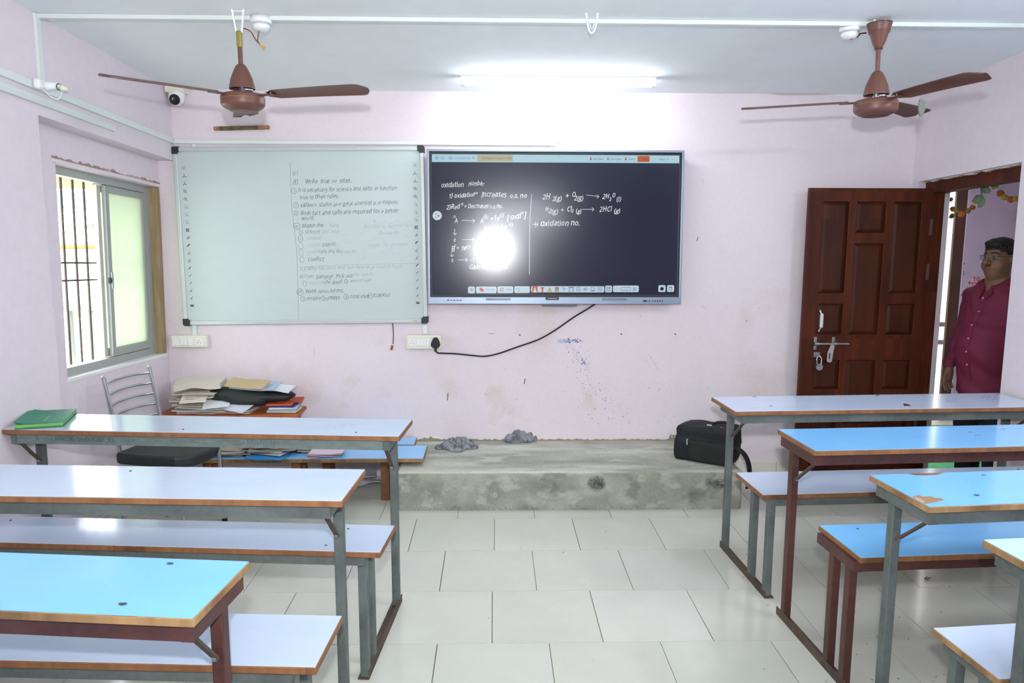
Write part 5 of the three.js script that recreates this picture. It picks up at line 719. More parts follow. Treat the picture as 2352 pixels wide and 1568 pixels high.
// ---------------------------------------------------------------- low blue benches and wooden desk by the wall
M.oldwood = std({ map: mottle('#8a5e38', '#6b452a', { per: 6, amt: 1.1, fine: 12, s: 33 }), roughness: 0.7 });
M.orangewood = std({ map: mottle('#b9632c', '#9c4e22', { per: 6, amt: 1, fine: 10, s: 35 }), roughness: 0.5 });
{
  const mk = (label, x0, x1, z0, z1, y, legs) => { const o = thing('low_bench', label, 'bench', [(x0 + x1) / 2, 0, (z0 + z1) / 2], 0, 'low blue benches by the platform'); const w = x1 - x0, d = z1 - z0, g = new THREE.Group(); g.name = 'bench_top'; o.add(g); part(g, 'core', muv(RB(w, 0.024, d, 0.003, 0, y - 0.0145, 0)), M.edgeworn); part(g, 'laminate', B(w - 0.006, 0.0025, d - 0.006, 0, y - 0.00125, 0), laminate('blue', 'Bx', (x, ww, hh) => specks(x, ww, hh, 60, ['#3c5f86', '#2d3a4a']))); for (const [lx, lz] of legs) part(o, 'leg', muv(RB(0.055, y - 0.0265, 0.045, 0.003, lx - (x0 + x1) / 2, (y - 0.0265) / 2, lz - (z0 + z1) / 2)), M.oldwood); part(o, 'apron', muv(BB(legs[0][0] - (x0 + x1) / 2, legs[legs.length - 1][0] - (x0 + x1) / 2, y - 0.1, y - 0.027, -d / 2 + 0.03, -d / 2 + 0.05)), M.oldwood); return o; };
  mk('low blue wooden bench overhanging the platform with papers on it', -1.98, -0.452, 0.3, 0.6, 0.305, [[-0.71, 0.5], [-0.71, 0.36], [-1.28, 0.5], [-1.28, 0.36], [-1.85, 0.5], [-1.85, 0.36]]);
  mk('low blue bench plank close against the wall behind papers', -1.25, -0.545, 0.07, 0.26, 0.3, [[-0.72, 0.11], [-0.72, 0.22], [-1.15, 0.11], [-1.15, 0.22]]);
  const d = thing('wooden_desk', 'low orange wooden desk under the paper heap in the corner', 'desk', [-1.79, 0, 0.155]);
  part(d, 'desk_top', muv(RB(0.93, 0.022, 0.27, 0.004, 0, 0.505, 0)), M.orangewood); for (const x of [-0.42, 0.42]) part(d, 'side_panel', muv(RB(0.02, 0.494, 0.22, 0.003, x, 0.247, 0)), M.orangewood); part(d, 'back_panel', muv(RB(0.82, 0.3, 0.016, 0.003, 0, 0.344, -0.09)), M.orangewood); part(d, 'shelf', muv(RB(0.82, 0.016, 0.2, 0.003, 0, 0.36, 0)), M.orangewood);
}
// ---------------------------------------------------------------- heaps of paper
function sheet(w, d, th, wave, k) { const g = new THREE.BoxGeometry(w, th, d, 8, 1, 6), p = g.attributes.position; for (let i = 0; i < p.count; i++) { const x = p.getX(i), z = p.getZ(i); const e = Math.max(Math.abs(x) / (w / 2), Math.abs(z) / (d / 2)); p.setY(i, p.getY(i) + (vn3(x * 9 + k * 7.3, z * 9 + k, k) - 0.5) * wave * (0.4 + e) + wave * 0.5 * Math.max(0, e - 0.7) * (hsh(k, 3) - 0.4) * 3); const j = (vn(x * 60 + k, z * 60, 0, k) - 0.5) * 0.006; p.setX(i, x + j * (Math.abs(x) > w * 0.45 ? 1 : 0)); p.setZ(i, z + j * (Math.abs(z) > d * 0.45 ? 1 : 0)); } g.computeVertexNormals(); return g; }
const paperCols = ['#cfc9bb', '#c4beb2', '#d8d4ca', '#b7ad9c', '#e3e1da', '#bfb4a8', '#d9d0bf', '#cbb9a4'].map((c, i) => std({ map: mottle(c, '#' + hex(c).map((v) => Math.max(0, v - 26).toString(16).padStart(2, '0')).join(''), { n: 64, per: 8, amt: 0.8, fine: 14, s: 40 + i }), roughness: 0.9 }));
const ORD = ['bottom', 'second from the bottom', 'third from the bottom', 'fourth from the bottom', 'fifth from the bottom', 'sixth from the bottom', 'seventh from the bottom', 'eighth from the bottom', 'ninth from the bottom', 'tenth from the bottom', 'eleventh from the bottom', 'twelfth from the bottom'];
const PC = ['light beige', 'grey beige', 'pale grey', 'brownish grey', 'off-white', 'dusty mauve grey', 'cream', 'tan'];
const ordinal = (i, n) => (i === n - 1 ? 'topmost' : i < Math.ceil(n / 2) ? ORD[i] : ORD[n - 1 - i].replace('bottom', 'top'));
function heap(n, x0, x1, z0, z1, y0, y1, sz, label, group, name = 'paper_bundle') {
  let ci, cur = y0; for (let i = 0; i < n; i++) { const th = rr(0.004, 0.009); const o = single(name, label(PC[ci = Math.floor(rnd() * 8)], ordinal(i, n)), 'papers', sheet(rr(sz[0], sz[1]), rr(sz[2], sz[3]), th, rr(0.002, 0.0045), i + 1), paperCols[ci], group); o.position.set(rr(x0, x1), 0, rr(z0, z1)); o.rotation.y = rr(-0.25, 0.25) + (rnd() < 0.2 ? 1.5 : 0); o.rotation.z = rr(-0.008, 0.008); o.updateMatrixWorld(true); const bb = new THREE.Box3().setFromObject(o, true); o.position.y = cur - bb.min.y; cur += bb.max.y - bb.min.y; }
}
heap(13, -2.06, -1.97, 0.14, 0.2, 0.517, 0.672, [0.24, 0.32, 0.18, 0.21], (c, k) => c + ' creased paper bundle, ' + k + ' of the tall desk heap', 'paper bundles heaped on the orange desk');
heap(4, -1.86, -1.74, 0.15, 0.19, 0.517, 0.565, [0.22, 0.3, 0.17, 0.2], (c, k) => c + ' flat paper bundle, ' + k + ' under the black bag on the desk', 'paper bundles spread on the orange desk');
heap(8, -1.5, -1.42, 0.42, 0.47, 0.306, 0.395, [0.22, 0.3, 0.18, 0.22], (c, k) => c + ' newspaper bundle, ' + k + ' of the stack above the blue booklet', 'newspaper bundles on the low blue bench');
heap(4, -1.72, -1.6, 0.42, 0.46, 0.306, 0.35, [0.2, 0.26, 0.18, 0.22], (c, k) => c + ' newspaper bundle, ' + k + ' of the stack beside the chair', 'newspaper bundles near the chair');
heap(3, -1.26, -1.14, 0.38, 0.42, 0.306, 0.335, [0.2, 0.3, 0.17, 0.2], (c, k) => c + ' thin paper bundle, ' + k + ' behind the pink sheets', 'thin papers on the low blue bench');
{
  const set = (o, x, y, z, ry = 0, rx = 0, rz = 0) => { o.position.set(x, y, z); o.rotation.set(rx, ry, rz); return o; };
  const sg = (w, d, th, wv, k) => sheet(w, d, th, wv, k);
  set(single('booklet', 'bright blue booklet poking out under newspapers on the bench', 'booklet', sg(0.24, 0.17, 0.006, 0.012, 61), std({ color: '#3a8fd0', roughness: 0.5 })), -1.44, 0.312, 0.56, -0.2, 0.0);
  for (let i = 0; i < 4; i++) set(single('pink_sheet', ['pale pink sheet at the bottom of the small pile on the blue bench', 'mauve sheet second from the bottom of the pink pile', 'pale pink sheet second from the top of the small pile', 'topmost pale pink sheet of the small pile on the bench'][i], 'paper', sg(0.21, 0.15, 0.003, 0.008, 70 + i), std({ color: i === 1 ? '#b48bb5' : '#e0cfd6', roughness: 0.85 }), 'pale pink sheets on the blue bench'), -1.1 + i * 0.008, 0.31 + i * 0.006, 0.51 - i * 0.004, 0.12 - i * 0.05);
  // black bag slumped over the heap, folders and notebooks on top
  const bag = thing('black_bag', 'slumped black cloth bag draped over the paper heap', 'bag', [-1.66, 0.562, 0.175]); bag.scale.y = 0.74;
  part(bag, 'bag_body', skin((x, y, z) => { const n = (vn3(x * 9 + 3, y * 12, z * 9) - 0.5) * 0.035; let d = ell([x, y, z], [-0.1, 0.095, 0], [0.2, 0.075, 0.1]); d = smin(d, ell([x, y, z], [0.08, 0.085, 0], [0.22, 0.05, 0.09]), 0.06); d = smin(d, ell([x, y, z], [-0.03, 0.05, 0.03], [0.12, 0.055, 0.085]), 0.05); return Math.max(d + n, -y); }, [-0.36, -0.01, -0.14], [0.36, 0.21, 0.14], 0.009), std({ map: mottle('#202422', '#2c312e', { per: 8, amt: 1, fine: 8, s: 51 }), roughness: 0.6 }));
  part(bag, 'strap', TU([[0.1, 0.13, 0.03], [0.2, 0.135, 0.05], [0.27, 0.115, 0.05], [0.3, 0.1, 0.02], [0.25, 0.1, -0.02]], 0.01, 30, 8), M.black);
  set(single('folder', 'pale folder with an orange patch lying on the black bag', 'folder', sg(0.27, 0.15, 0.008, 0.012, 81), std({ color: '#c9b48a', roughness: 0.8 })), -1.68, 0.708, 0.175, -0.12, 0.16, -0.05);
  set(single('folder', 'light blue plastic folder under the orange patched folder', 'folder', sg(0.3, 0.17, 0.006, 0.01, 82), std({ color: '#a9c3da', roughness: 0.4 })), -1.63, 0.695, 0.16, -0.1, 0.15, -0.05);
  set(single('folder', 'white paper folder sticking out over the black bag', 'folder', sg(0.26, 0.13, 0.004, 0.01, 83), std({ color: '#dfe3ea', roughness: 0.7 })), -1.5, 0.682, 0.185, -0.15, 0.15, -0.08);
  set(single('plastic_bundle', 'cream plastic wrapped bundle on top of the paper heap', 'bundle', sg(0.3, 0.18, 0.04, 0.02, 84), std({ color: '#d6d2c2', roughness: 0.35 })), -2.0, 0.708, 0.17, 0.1, 0.05);
  const nb = ['#c9cdc8', '#9fb3a8', '#e1e3e2', '#2f2f86', '#d2602a', '#b7482a'], nl = ['pale grey notebook at the bottom of the small stack', 'grey green notebook in the small stack', 'white notebook in the small stack', 'dark blue notebook in the small stack by the bag', 'orange notebook on top of the small stack by the bag', 'red orange exercise book behind the orange notebook'];
  nb.forEach((c, i) => set(single('notebook', nl[i], 'notebook', RB(0.2 - i * 0.008, 0.011, 0.15, 0.002, 0, 0, 0, 1), std({ color: c, roughness: 0.6 })), -1.44 + (i === 4 ? -0.02 : i === 5 ? 0.03 : 0.0), 0.524 + (i > 4 ? 4.4 : i) * 0.0122, 0.165 - (i === 5 ? 0.06 : 0), 0.08 * (i % 3) - 0.05));
  for (let i = 0; i < 3; i++) set(single('paper_sheet', ['plain white sheet hanging loose below the black bag', 'bluish white sheet hanging loose beside the black bag', 'yellowed sheet hanging loose from the tall paper heap'][i], 'paper', sg(0.17, 0.13, 0.0025, 0.02, 90 + i), std({ color: ['#e4e6ec', '#d4d9e6', '#dcd6ca'][i], roughness: 0.85 }), 'loose white sheets on the heap'), [-1.86, -1.72, -2.0][i], [0.6, 0.58, 0.63][i], [0.27, 0.28, 0.28][i], [0.2, -0.4, 0.1][i], [0.35, 0.4, 0.35][i]);
  set(single('crumpled_sheet', 'crumpled white sheet on the floor under the blue bench', 'paper', sg(0.28, 0.16, 0.004, 0.06, 95), std({ color: '#c9cdd6', roughness: 0.8 })), -0.88, 0.034, 0.22, 0.2);
  set(single('plastic_sheet', 'pale plastic sheet heaped on the floor behind the bench', 'sheet', sg(0.3, 0.14, 0.01, 0.09, 96), std({ color: '#a9adb8', roughness: 0.5 })), -0.98, 0.06, 0.12, 0.1, 0.2);
  set(single('foil_wrapper', 'small crumpled foil wrapper on the floor tiles', 'wrapper', sg(0.045, 0.018, 0.003, 0.016, 97), M.chrome), 2.18, 0.008, 1.709, 0.6);
}
// floor litter: tiny crumbs nobody could count
{
  const n = 130, g = new THREE.InstancedMesh(new THREE.IcosahedronGeometry(0.0021, 0), std({ color: '#6a5d4e', roughness: 0.9 }), n); g.name = 'floor_crumbs'; g.userData = { label: 'dark crumbs of dirt scattered over the floor tiles', category: 'crumbs', kind: 'stuff' }; g.castShadow = g.receiveShadow = true;
  const m = new THREE.Matrix4(); for (let i = 0; i < n; i++) { const right = rnd() < 0.88, x = right ? rr(1.25, 2.6) : rr(-0.6, 1.3), z = right ? rr(1.0, 2.9) : rr(0.8, 4.0), s = rr(0.5, 1.5); m.compose(V(x, 0.001, z), new THREE.Quaternion().setFromEuler(new THREE.Euler(rr(0, 3), rr(0, 3), 0)), V(s * rr(0.8, 2), s * 0.6, s)); g.setMatrixAt(i, m); } scene.add(g);
}
// ---------------------------------------------------------------- rags and backpack on the platform
const ragM = std({ map: mottle('#8d8f92', '#5c5e62', { n: 256, per: 7, amt: 1.6, fine: 22, s: 53 }), roughness: 0.95 });
function rag(label, px0, px1, py, dz, h, k) {
  const a = at(px0, py, 'y', 0.25), b = at(px1, py, 'y', 0.25), w = b.x - a.x, cx = (a.x + b.x) / 2, o = thing('grey_rag', label, 'rag', [cx, 0.2505, a.z]);
  const fn = (x, y, z) => { const u = x / (w / 2), v = z / dz, r = Math.hypot(u, v), ed = 1 - 0.22 * (vn(Math.atan2(v, u) * 2.2 + 9, k, 0, k) - 0.2) - 0.1 * Math.sin(Math.atan2(v, u) * 5 + k); if (r > ed + 0.6) return 0.03; const q = x * 0.8 + z * 0.6 * (k % 2 ? 1 : -1); const hump = 1.25 * h * Math.pow(cl(1 - r / ed), 0.45) * (0.2 + 0.8 * Math.abs(Math.sin(q * 42 + vn(x * 26, z * 26, 0, k) * 5)) * (0.6 + 0.4 * vn(x * 14, z * 14, 0, k + 4)) + 0.35 * vn(x * 11 + 3, z * 11, 0, k + 2)); const top = y - (0.004 + hump * 0.95); return Math.max(top * 0.6, (r - ed) * Math.min(w / 2, dz) * 0.7, -y); };
  part(o, 'cloth', muv(skin(fn, [-w * 0.62, -0.006, -dz * 1.35], [w * 0.62, h * 1.5, dz * 1.35], 0.005), 4), ragM); return o;
}
rag('flat crumpled grey rag on the platform below the power cord', 1003, 1100, 1026, 0.13, 0.055, 3);
rag('bunched grey rag on the platform near the wall', 1152, 1236, 1012, 0.075, 0.075, 6);
{
  const o = thing('black_backpack', 'black backpack lying at the end of the concrete platform', 'backpack', [1.415, 0.251, 0.44], -0.62);
  const bm = std({ map: mottle('#121417', '#171a1d', { per: 10, amt: 1, fine: 6, s: 55 }), roughness: 0.8 }), bm2 = std({ map: mottle('#1b1c1a', '#232421', { per: 10, amt: 1, fine: 6, s: 57 }), roughness: 0.85 });
  const rb = (p, c, h, r) => { const q = [Math.abs(p[0] - c[0]) - h[0] + r, Math.abs(p[1] - c[1]) - h[1] + r, Math.abs(p[2] - c[2]) - h[2] + r]; return Math.hypot(Math.max(q[0], 0), Math.max(q[1], 0), Math.max(q[2], 0)) + Math.min(Math.max(...q), 0) - r; };
  part(o, 'body', skin((x, y, z) => { let d = rb([x, y - 0.02 * cl((x + 0.2) / 0.45), z], [0, 0.115, 0], [0.185, 0.125, 0.125], 0.035); d = smin(d, rb([x, y, z], [0.0, 0.08, 0.02], [0.185, 0.08, 0.12], 0.03), 0.03); return Math.max(d + (vn3(x * 12, y * 12, z * 12) - 0.5) * 0.012, -y); }, [-0.24, -0.01, -0.17], [0.24, 0.3, 0.17], 0.009), bm).scale.y = 0.92;
  part(o, 'front_pocket', skin((x, y, z) => { const d = rb([x, y, z], [0.045, 0.075, 0.12], [0.13, 0.07, 0.028], 0.022); return Math.max(d + (vn3(x * 14, y * 14, z * 9) - 0.5) * 0.008, -y); }, [-0.11, -0.006, 0.07], [0.2, 0.17, 0.17], 0.008), bm2);
  part(o, 'zipper', TU([[-0.19, 0.115, 0.02], [-0.18, 0.135, 0.1], [-0.1, 0.148, 0.135], [0.04, 0.16, 0.138], [0.15, 0.17, 0.13]], 0.003, 40, 6), bm2); part(o, 'zipper_pull', [RB(0.012, 0.03, 0.004, 0.003, -0.09, 0.125, 0.146, 1), RB(0.014, 0.01, 0.008, 0.003, -0.09, 0.145, 0.144, 1)], M.chrome);
  part(o, 'top_handle', TU([[0.02, 0.232, -0.02], [0.05, 0.245, -0.03], [0.11, 0.248, -0.04], [0.14, 0.236, -0.045]], 0.008, 20, 8), bm); part(o, 'white_tag', RB(0.03, 0.004, 0.012, 0.001, 0.02, 0.238, 0.05, 1), M.white); part(o, 'red_tag', RB(0.02, 0.008, 0.006, 0.001, 0.11, 0.238, 0.07, 1), std({ color: '#b5322e' }));
  const st = []; for (let i = 0; i <= 10; i++) { const t = i / 10; st.push([0.185 + 0.12 * Math.sin(t * 1.9), 0.12 - 0.245 * t * t, 0.06 + 0.03 * t]); }
  const path = new THREE.CatmullRomCurve3(st.map((p) => V(...p))), sp = new THREE.Shape([[-0.004, -0.024], [0.004, -0.024], [0.004, 0.024], [-0.004, 0.024]].map(([a, b]) => new THREE.Vector2(a, b)));
  part(o, 'strap', new THREE.ExtrudeGeometry(sp, { steps: 24, extrudePath: path, bevelEnabled: false }), bm);
}

// ---------------------------------------------------------------- flower garland in the doorway
{
  const X = 3.152, o = thing('door_garland', 'garland of orange and yellow marigolds with leaves hanging in the doorway', 'garland', [X, 0, 0]);
  const L = (px, py, dx = 0) => { const p = at(px, py, 'x', X); return V(dx, p.y, p.z); };
  part(o, 'string', TU([[2176, 440], [2183, 458], [2192, 478], [2209, 489], [2224, 482], [2238, 468], [2250, 446], [2262, 432], [2280, 425], [2292, 436], [2305, 450], [2320, 457], [2340, 455]].map((p) => L(...p)), 0.0018, 70, 5), std({ color: '#b9b48e', roughness: 0.9 }));
  const fg = [0, 1, 2].map((k) => { const g = new THREE.IcosahedronGeometry(0.017, 3), p = g.attributes.position; for (let i = 0; i < p.count; i++) { const v = V(p.getX(i), p.getY(i), p.getZ(i)), n = v.clone().normalize(); v.multiplyScalar(0.8 + 0.45 * vn3(n.x * 5 + k * 9, n.y * 5, n.z * 5)); p.setXYZ(i, v.x, v.y * 0.85, v.z); } g.computeVertexNormals(); return g; });
  const fc = { o: std({ color: '#94491b', roughness: 0.9 }), y: std({ color: '#94802a', roughness: 0.9 }), b: std({ color: '#c4601f', roughness: 0.9 }), r: std({ color: '#6f2416', roughness: 0.9 }), g: std({ color: '#6f692a', roughness: 0.9 }) };
  [[2183, 458, 'g'], [2188, 480, 'o'], [2197, 483, 'y'], [2210, 492, 'b', 1.25], [2186, 496, 'r', 0.7], [2222, 484, 'g'], [2233, 476, 'o'], [2244, 458, 'y', 1.1], [2260, 433, 'o'], [2284, 427, 'y', 1.1], [2297, 444, 'o', 1.2], [2308, 453, 'y', 1.15], [2321, 458, 'o', 1.1], [2333, 457, 'y', 1.1]].forEach(([px, py, c, s = 1], i) => { const f = part(o, 'flower', fg[i % 3], fc[c]); f.position.copy(L(px, py, rr(-0.006, 0.006))); f.scale.setScalar(s); f.rotation.set(rr(0, 6), rr(0, 6), 0); });
  const lf = (() => { const N = 10, g = new THREE.PlaneGeometry(1, 1, N, 6), p = g.attributes.position; for (let i = 0; i < p.count; i++) { const t = p.getX(i) + 0.5, v = p.getY(i), w = Math.pow(Math.sin(PI * Math.min(1, t * 0.96 + 0.02)), 0.75) * 0.34; p.setXYZ(i, t * 0.062, v * 2 * w * 0.062, 0.006 * Math.sin(t * 3) - 0.008 * v * v * 4); } g.computeVertexNormals(); return g; })();
  const lm = std({ color: '#6f8066', roughness: 0.75, side: THREE.DoubleSide });
  [[2255, 452, -0.3, 1.1], [2264, 424, 1.9, 1.15], [2276, 440, 0.4, 0.9], [2254, 448, 1.4, 0.85], [2294, 430, 1.1, 0.75], [2190, 492, -0.4, 0.7], [2262, 456, -0.9, 0.9], [2284, 424, 2.6, 0.7]].forEach(([px, py, a, s]) => { const f = part(o, 'leaf', lf, lm); f.position.copy(L(px, py, rr(-0.012, 0.012))); f.rotation.set(0, -PI / 2 + rr(-0.4, 0.4), 0); f.rotateZ(PI - a); f.scale.setScalar(s * 1.25); });
}

// ---------------------------------------------------------------- the man in the doorway
{
  const man = thing('person', 'man in a maroon shirt, dark trousers and glasses standing in the doorway', 'person', [3.222, 0, 0.5], -1.265);
  const skinM = std({ map: mottle('#75553e', '#6a4b36', { per: 6, amt: 0.8, fine: 5, s: 61 }), roughness: 0.55 }), hairM = std({ color: '#15110f', roughness: 0.7 });
  // joints
  const SH = (s) => [s * 0.17, 1.312, -0.015], EL = (s) => [s * 0.238, 1.06, -0.02], WR = (s) => [s * 0.252, 0.835, 0.05], HIP = (s) => [s * 0.092, 0.86, 0], KN = (s) => [s * 0.1, 0.47, 0.01], AN = (s) => [s * 0.105, 0.09, -0.01];
  const bodyF = (x, y, z) => {
    const p = [x, y, z]; let d = ell(p, [0, 1.22, -0.005], [0.17, 0.21, 0.11]); d = smin(d, ell(p, [0, 1.0, 0.03], [0.155, 0.2, 0.14]), 0.08); d = smin(d, ell(p, [0, 0.87, 0], [0.155, 0.13, 0.12]), 0.06); d = smin(d, cap(p, [0, 1.36, -0.012], [0, 1.5, 0.005], 0.064, 0.058), 0.05);
    for (const s of [-1, 1]) { d = smin(d, cap(p, [s * 0.05, 1.4, -0.015], SH(s), 0.05, 0.056), 0.05); d = smin(d, cap(p, SH(s), EL(s), 0.05, 0.04), 0.03); d = smin(d, cap(p, EL(s), WR(s), 0.04, 0.026), 0.02); d = smin(d, cap(p, HIP(s), KN(s), 0.085, 0.06), 0.04); d = smin(d, cap(p, KN(s), AN(s), 0.056, 0.042), 0.03); d = smin(d, cap(p, AN(s), [s * 0.12, 0.045, 0.12], 0.042, 0.03), 0.03); }
    return d;
  };
  const headF = (x, y, z) => {
    const p = [x, y, z], ax = Math.abs(x), q = [ax, y, z];
    let d = ell(p, [0, 1.605, -0.012], [0.076, 0.09, 0.095]); d = smin(d, ell(p, [0, 1.535, 0.022], [0.066, 0.075, 0.074]), 0.04); d = smin(d, ell(q, [0.04, 1.53, 0.045], [0.036, 0.04, 0.038]), 0.03); d = smin(d, ell(p, [0, 1.482, 0.05], [0.036, 0.026, 0.032]), 0.03); d = smin(d, ell(p, [0, 1.475, 0.015], [0.055, 0.035, 0.055]), 0.03);
    d = smin(d, cap(p, [0, 1.587, 0.085], [0, 1.55, 0.118], 0.0095, 0.0155), 0.012); d = smin(d, ell(q, [0.015, 1.546, 0.1], [0.0115, 0.0095, 0.014]), 0.008);   // nose
    d = smin(d, cap(q, [0.012, 1.602, 0.082], [0.045, 1.6, 0.07], 0.011, 0.009), 0.014);   // brow ridge
    d = -smin(-d, ell(q, [0.031, 1.583, 0.098], [0.017, 0.0105, 0.016]), 0.012);   // eye sockets
    d = smin(d, ell(p, [0, 1.519, 0.084], [0.025, 0.006, 0.012]), 0.006); d = smin(d, ell(p, [0, 1.508, 0.083], [0.02, 0.007, 0.012]), 0.006);   // lips
    d = -smin(-d, ell(p, [0, 1.5135, 0.097], [0.022, 0.0018, 0.007]), 0.004);
    d = smin(d, ell(q, [0.078, 1.57, -0.008], [0.009, 0.03, 0.018]), 0.008); d = smin(d, cap(p, [0, 1.36, -0.012], [0, 1.5, 0.0], 0.064, 0.06), 0.03); return d;
  };
  function handF(s) {   // hanging hand, fingers a little curled
    const W = WR(s), pts = []; const P = (x, y, z) => [W[0] + s * x, W[1] + y, W[2] + z];
    const bones = [[P(0, 0.01, 0), P(0.0, -0.075, 0.012), 0.024, 0.026], [P(0, -0.03, 0.02), P(0, -0.08, 0.032), 0.018, 0.014], [P(0, -0.03, -0.012), P(0, -0.08, -0.016), 0.016, 0.013]];
    const f = [[0.034, 0.072, 0.0092], [0.014, 0.08, 0.0095], [-0.006, 0.074, 0.009], [-0.024, 0.058, 0.0082]];
    for (const [z, L, r] of f) { const a = P(0.002, -0.078, z + 0.008), b = P(-0.004, -0.078 - L * 0.45, z * 1.12 + 0.012), c = P(-0.014, -0.078 - L * 0.75, z * 1.12 + 0.014), e = P(-0.026, -0.078 - L, z * 1.1 + 0.014); bones.push([a, b, r, r * 0.95], [b, c, r * 0.95, r * 0.9], [c, e, r * 0.9, r * 0.8]); }
    bones.push([P(-0.004, -0.03, 0.028), P(-0.012, -0.066, 0.058), 0.013, 0.0105], [P(-0.012, -0.066, 0.058), P(-0.018, -0.105, 0.062), 0.0105, 0.0085]);
    return (x, y, z) => { let d = 1; bones.forEach(([a, b, ra, rb], i) => { const e = cap([x, y, z], a, b, ra, rb); d = i < 3 ? smin(d, e, 0.02) : smin(d, e, 0.004); }); return d; };
  }
  const gs = [skin((x, y, z) => bodyF(x, y, z), [-0.36, 0.0, -0.2], [0.36, 1.5, 0.24], 0.014), skin(headF, [-0.11, 1.38, -0.13], [0.11, 1.71, 0.14], 0.004)];
  for (const s of [-1, 1]) { const W = WR(s); gs.push(skin(handF(s), [W[0] - 0.06, W[1] - 0.19, W[2] - 0.07], [W[0] + 0.06, W[1] + 0.05, W[2] + 0.1], 0.0035)); }
  part(man, 'body', gs, skinM);
  // hair: a cap over the skull, clear of the face
  const hairF = (x, y, z) => { const p = [x, y, z]; const n = (vn3(x * 160, y * 60, z * 160) - 0.5) * 0.009 + (vn3(x * 40, y * 40, z * 40) - 0.5) * 0.008; let d = ell(p, [0, 1.622, -0.014], [0.083, 0.088, 0.1]) + n; const line = 1.628 + 0.02 * Math.sin(x * 40) - 0.45 * (z - 0.06) * (z < 0.06 ? 1 : 0) * 0; const front = z > 0.03 ? 1.632 - (Math.abs(x) > 0.05 ? 0.015 : 0) : z > -0.03 ? 1.6 : 1.52; d = Math.max(d, lp(front, front, 1) - y + (z > 0.03 ? 0 : 0)); d = smin(d, ell(p, [0.0, 1.668, 0.05], [0.06, 0.026, 0.05]) + n, 0.02); return d; };
  part(man, 'hair', skin(hairF, [-0.11, 1.49, -0.14], [0.11, 1.73, 0.12], 0.0035), hairM);
  const eyeM = std({ color: '#a39a8e', roughness: 0.25 });
  for (const s of [-1, 1]) { const e = part(man, 'eye', new THREE.SphereGeometry(0.0105, 16, 12).scale(1.1, 0.72, 1).translate(s * 0.031, 1.583, 0.0765), eyeM); part(e, 'iris', new THREE.SphereGeometry(0.0062, 12, 10).scale(1, 0.95, 0.7).translate(s * 0.031 - 0.001, 1.5835, 0.0835), M.black); part(man, 'eyebrow', TU([[s * 0.013, 1.606, 0.093], [s * 0.03, 1.612, 0.088], [s * 0.052, 1.605, 0.072]], 0.0038, 14, 6), hairM); }
  part(man, 'moustache', [TU([[-0.024, 1.523, 0.088], [-0.01, 1.53, 0.099], [0, 1.528, 0.1], [0.01, 1.53, 0.099], [0.024, 1.523, 0.088]], 0.0028, 20, 6)], std({ color: '#2b1d16', roughness: 0.8 }));
  // glasses
  { const gl = new THREE.Group(); gl.name = 'glasses'; man.add(gl); const lens = phy({ color: '#e8f0f4', roughness: 0.03, transmission: 1, thickness: 0 });
    for (const s of [-1, 1]) { const sp = new THREE.Shape(); const w = 0.025, h = 0.0165; sp.moveTo(-w, h * 0.9); sp.quadraticCurveTo(0, h * 1.15, w, h * 0.9); sp.quadraticCurveTo(w * 1.05, -h * 0.6, w * 0.6, -h); sp.lineTo(-w * 0.6, -h); sp.quadraticCurveTo(-w * 1.05, -h * 0.6, -w, h * 0.9); part(gl, 'lens', new THREE.ExtrudeGeometry(sp, { depth: 0.0015, bevelEnabled: false }).rotateY(s * 0.12).translate(s * 0.033, 1.58, 0.106), lens); part(gl, 'temple', TU([[s * 0.058, 1.59, 0.104], [s * 0.074, 1.59, 0.08], [s * 0.084, 1.588, 0.0], [s * 0.082, 1.57, -0.03]], 0.0015, 16, 6), M.rust); part(gl, 'hinge', RB(0.008, 0.004, 0.004, 0.001, s * 0.058, 1.59, 0.105, 1), M.brass); }
    part(gl, 'bridge', TU([[-0.009, 1.585, 0.107], [0, 1.59, 0.112], [0.009, 1.585, 0.107]], 0.0014, 10, 6), M.brass); }
  // shirt
  const wr = (x, y, z) => (vn3(x * 9 + 3, y * 7, z * 9) - 0.5) * 0.018 + 0.004 * Math.sin(y * 46 + x * 22 + vn3(x * 8, y * 8, z * 8) * 6);
  const shirtF = (x, y, z) => {
    const p = [x, y, z]; let d = ell(p, [0, 1.215, 0.0], [0.195, 0.235, 0.135]); d = smin(d, ell(p, [0, 1.0, 0.04], [0.18, 0.23, 0.172]), 0.09); d = smin(d, cap(p, [0, 0.95, 0.015], [0, 0.74, 0.012], 0.158, 0.17), 0.06); d = Math.max(d, 0.705 + 0.03 * Math.cos(Math.atan2(z, x) * 2) - y);
    for (const s of [-1, 1]) { d = smin(d, cap(p, [s * 0.055, 1.395, -0.012], SH(s), 0.062, 0.066), 0.05); d = smin(d, cap(p, SH(s), EL(s), 0.066, 0.056), 0.035); const e = WR(s), b = EL(s); const low = Math.max(cap(p, b, e, 0.056, 0.04), (e[1] + 0.005) - y); d = smin(d, low, 0.02); const cuff = Math.max(Math.abs(y - e[1] - 0.035) - 0.03, Math.hypot(x - e[0], z - e[2] + 0.006) - 0.043); d = Math.min(d, cuff); }
    d += wr(x, y, z); d = Math.max(d, -(cap(p, [0, 1.39, 0.01], [0, 1.5, 0.03], 0.062, 0.075)));   // neck opening
    d = Math.max(d, -ell(p, [0, 1.4, 0.12], [0.028, 0.05, 0.08])); return d;
  };
  const shM = std({ map: mottle('#6c1636', '#5f1230', { per: 9, amt: 0.8, fine: 5, s: 65 }), roughness: 0.75 });
  const sf = (x, y) => { let z = 0.3; while (z > 0 && shirtF(x, y, z) > 0) z -= 0.002; return z; };
  part(man, 'shirt', skin(shirtF, [-0.37, 0.66, -0.2], [0.37, 1.46, 0.26], 0.009), shM);
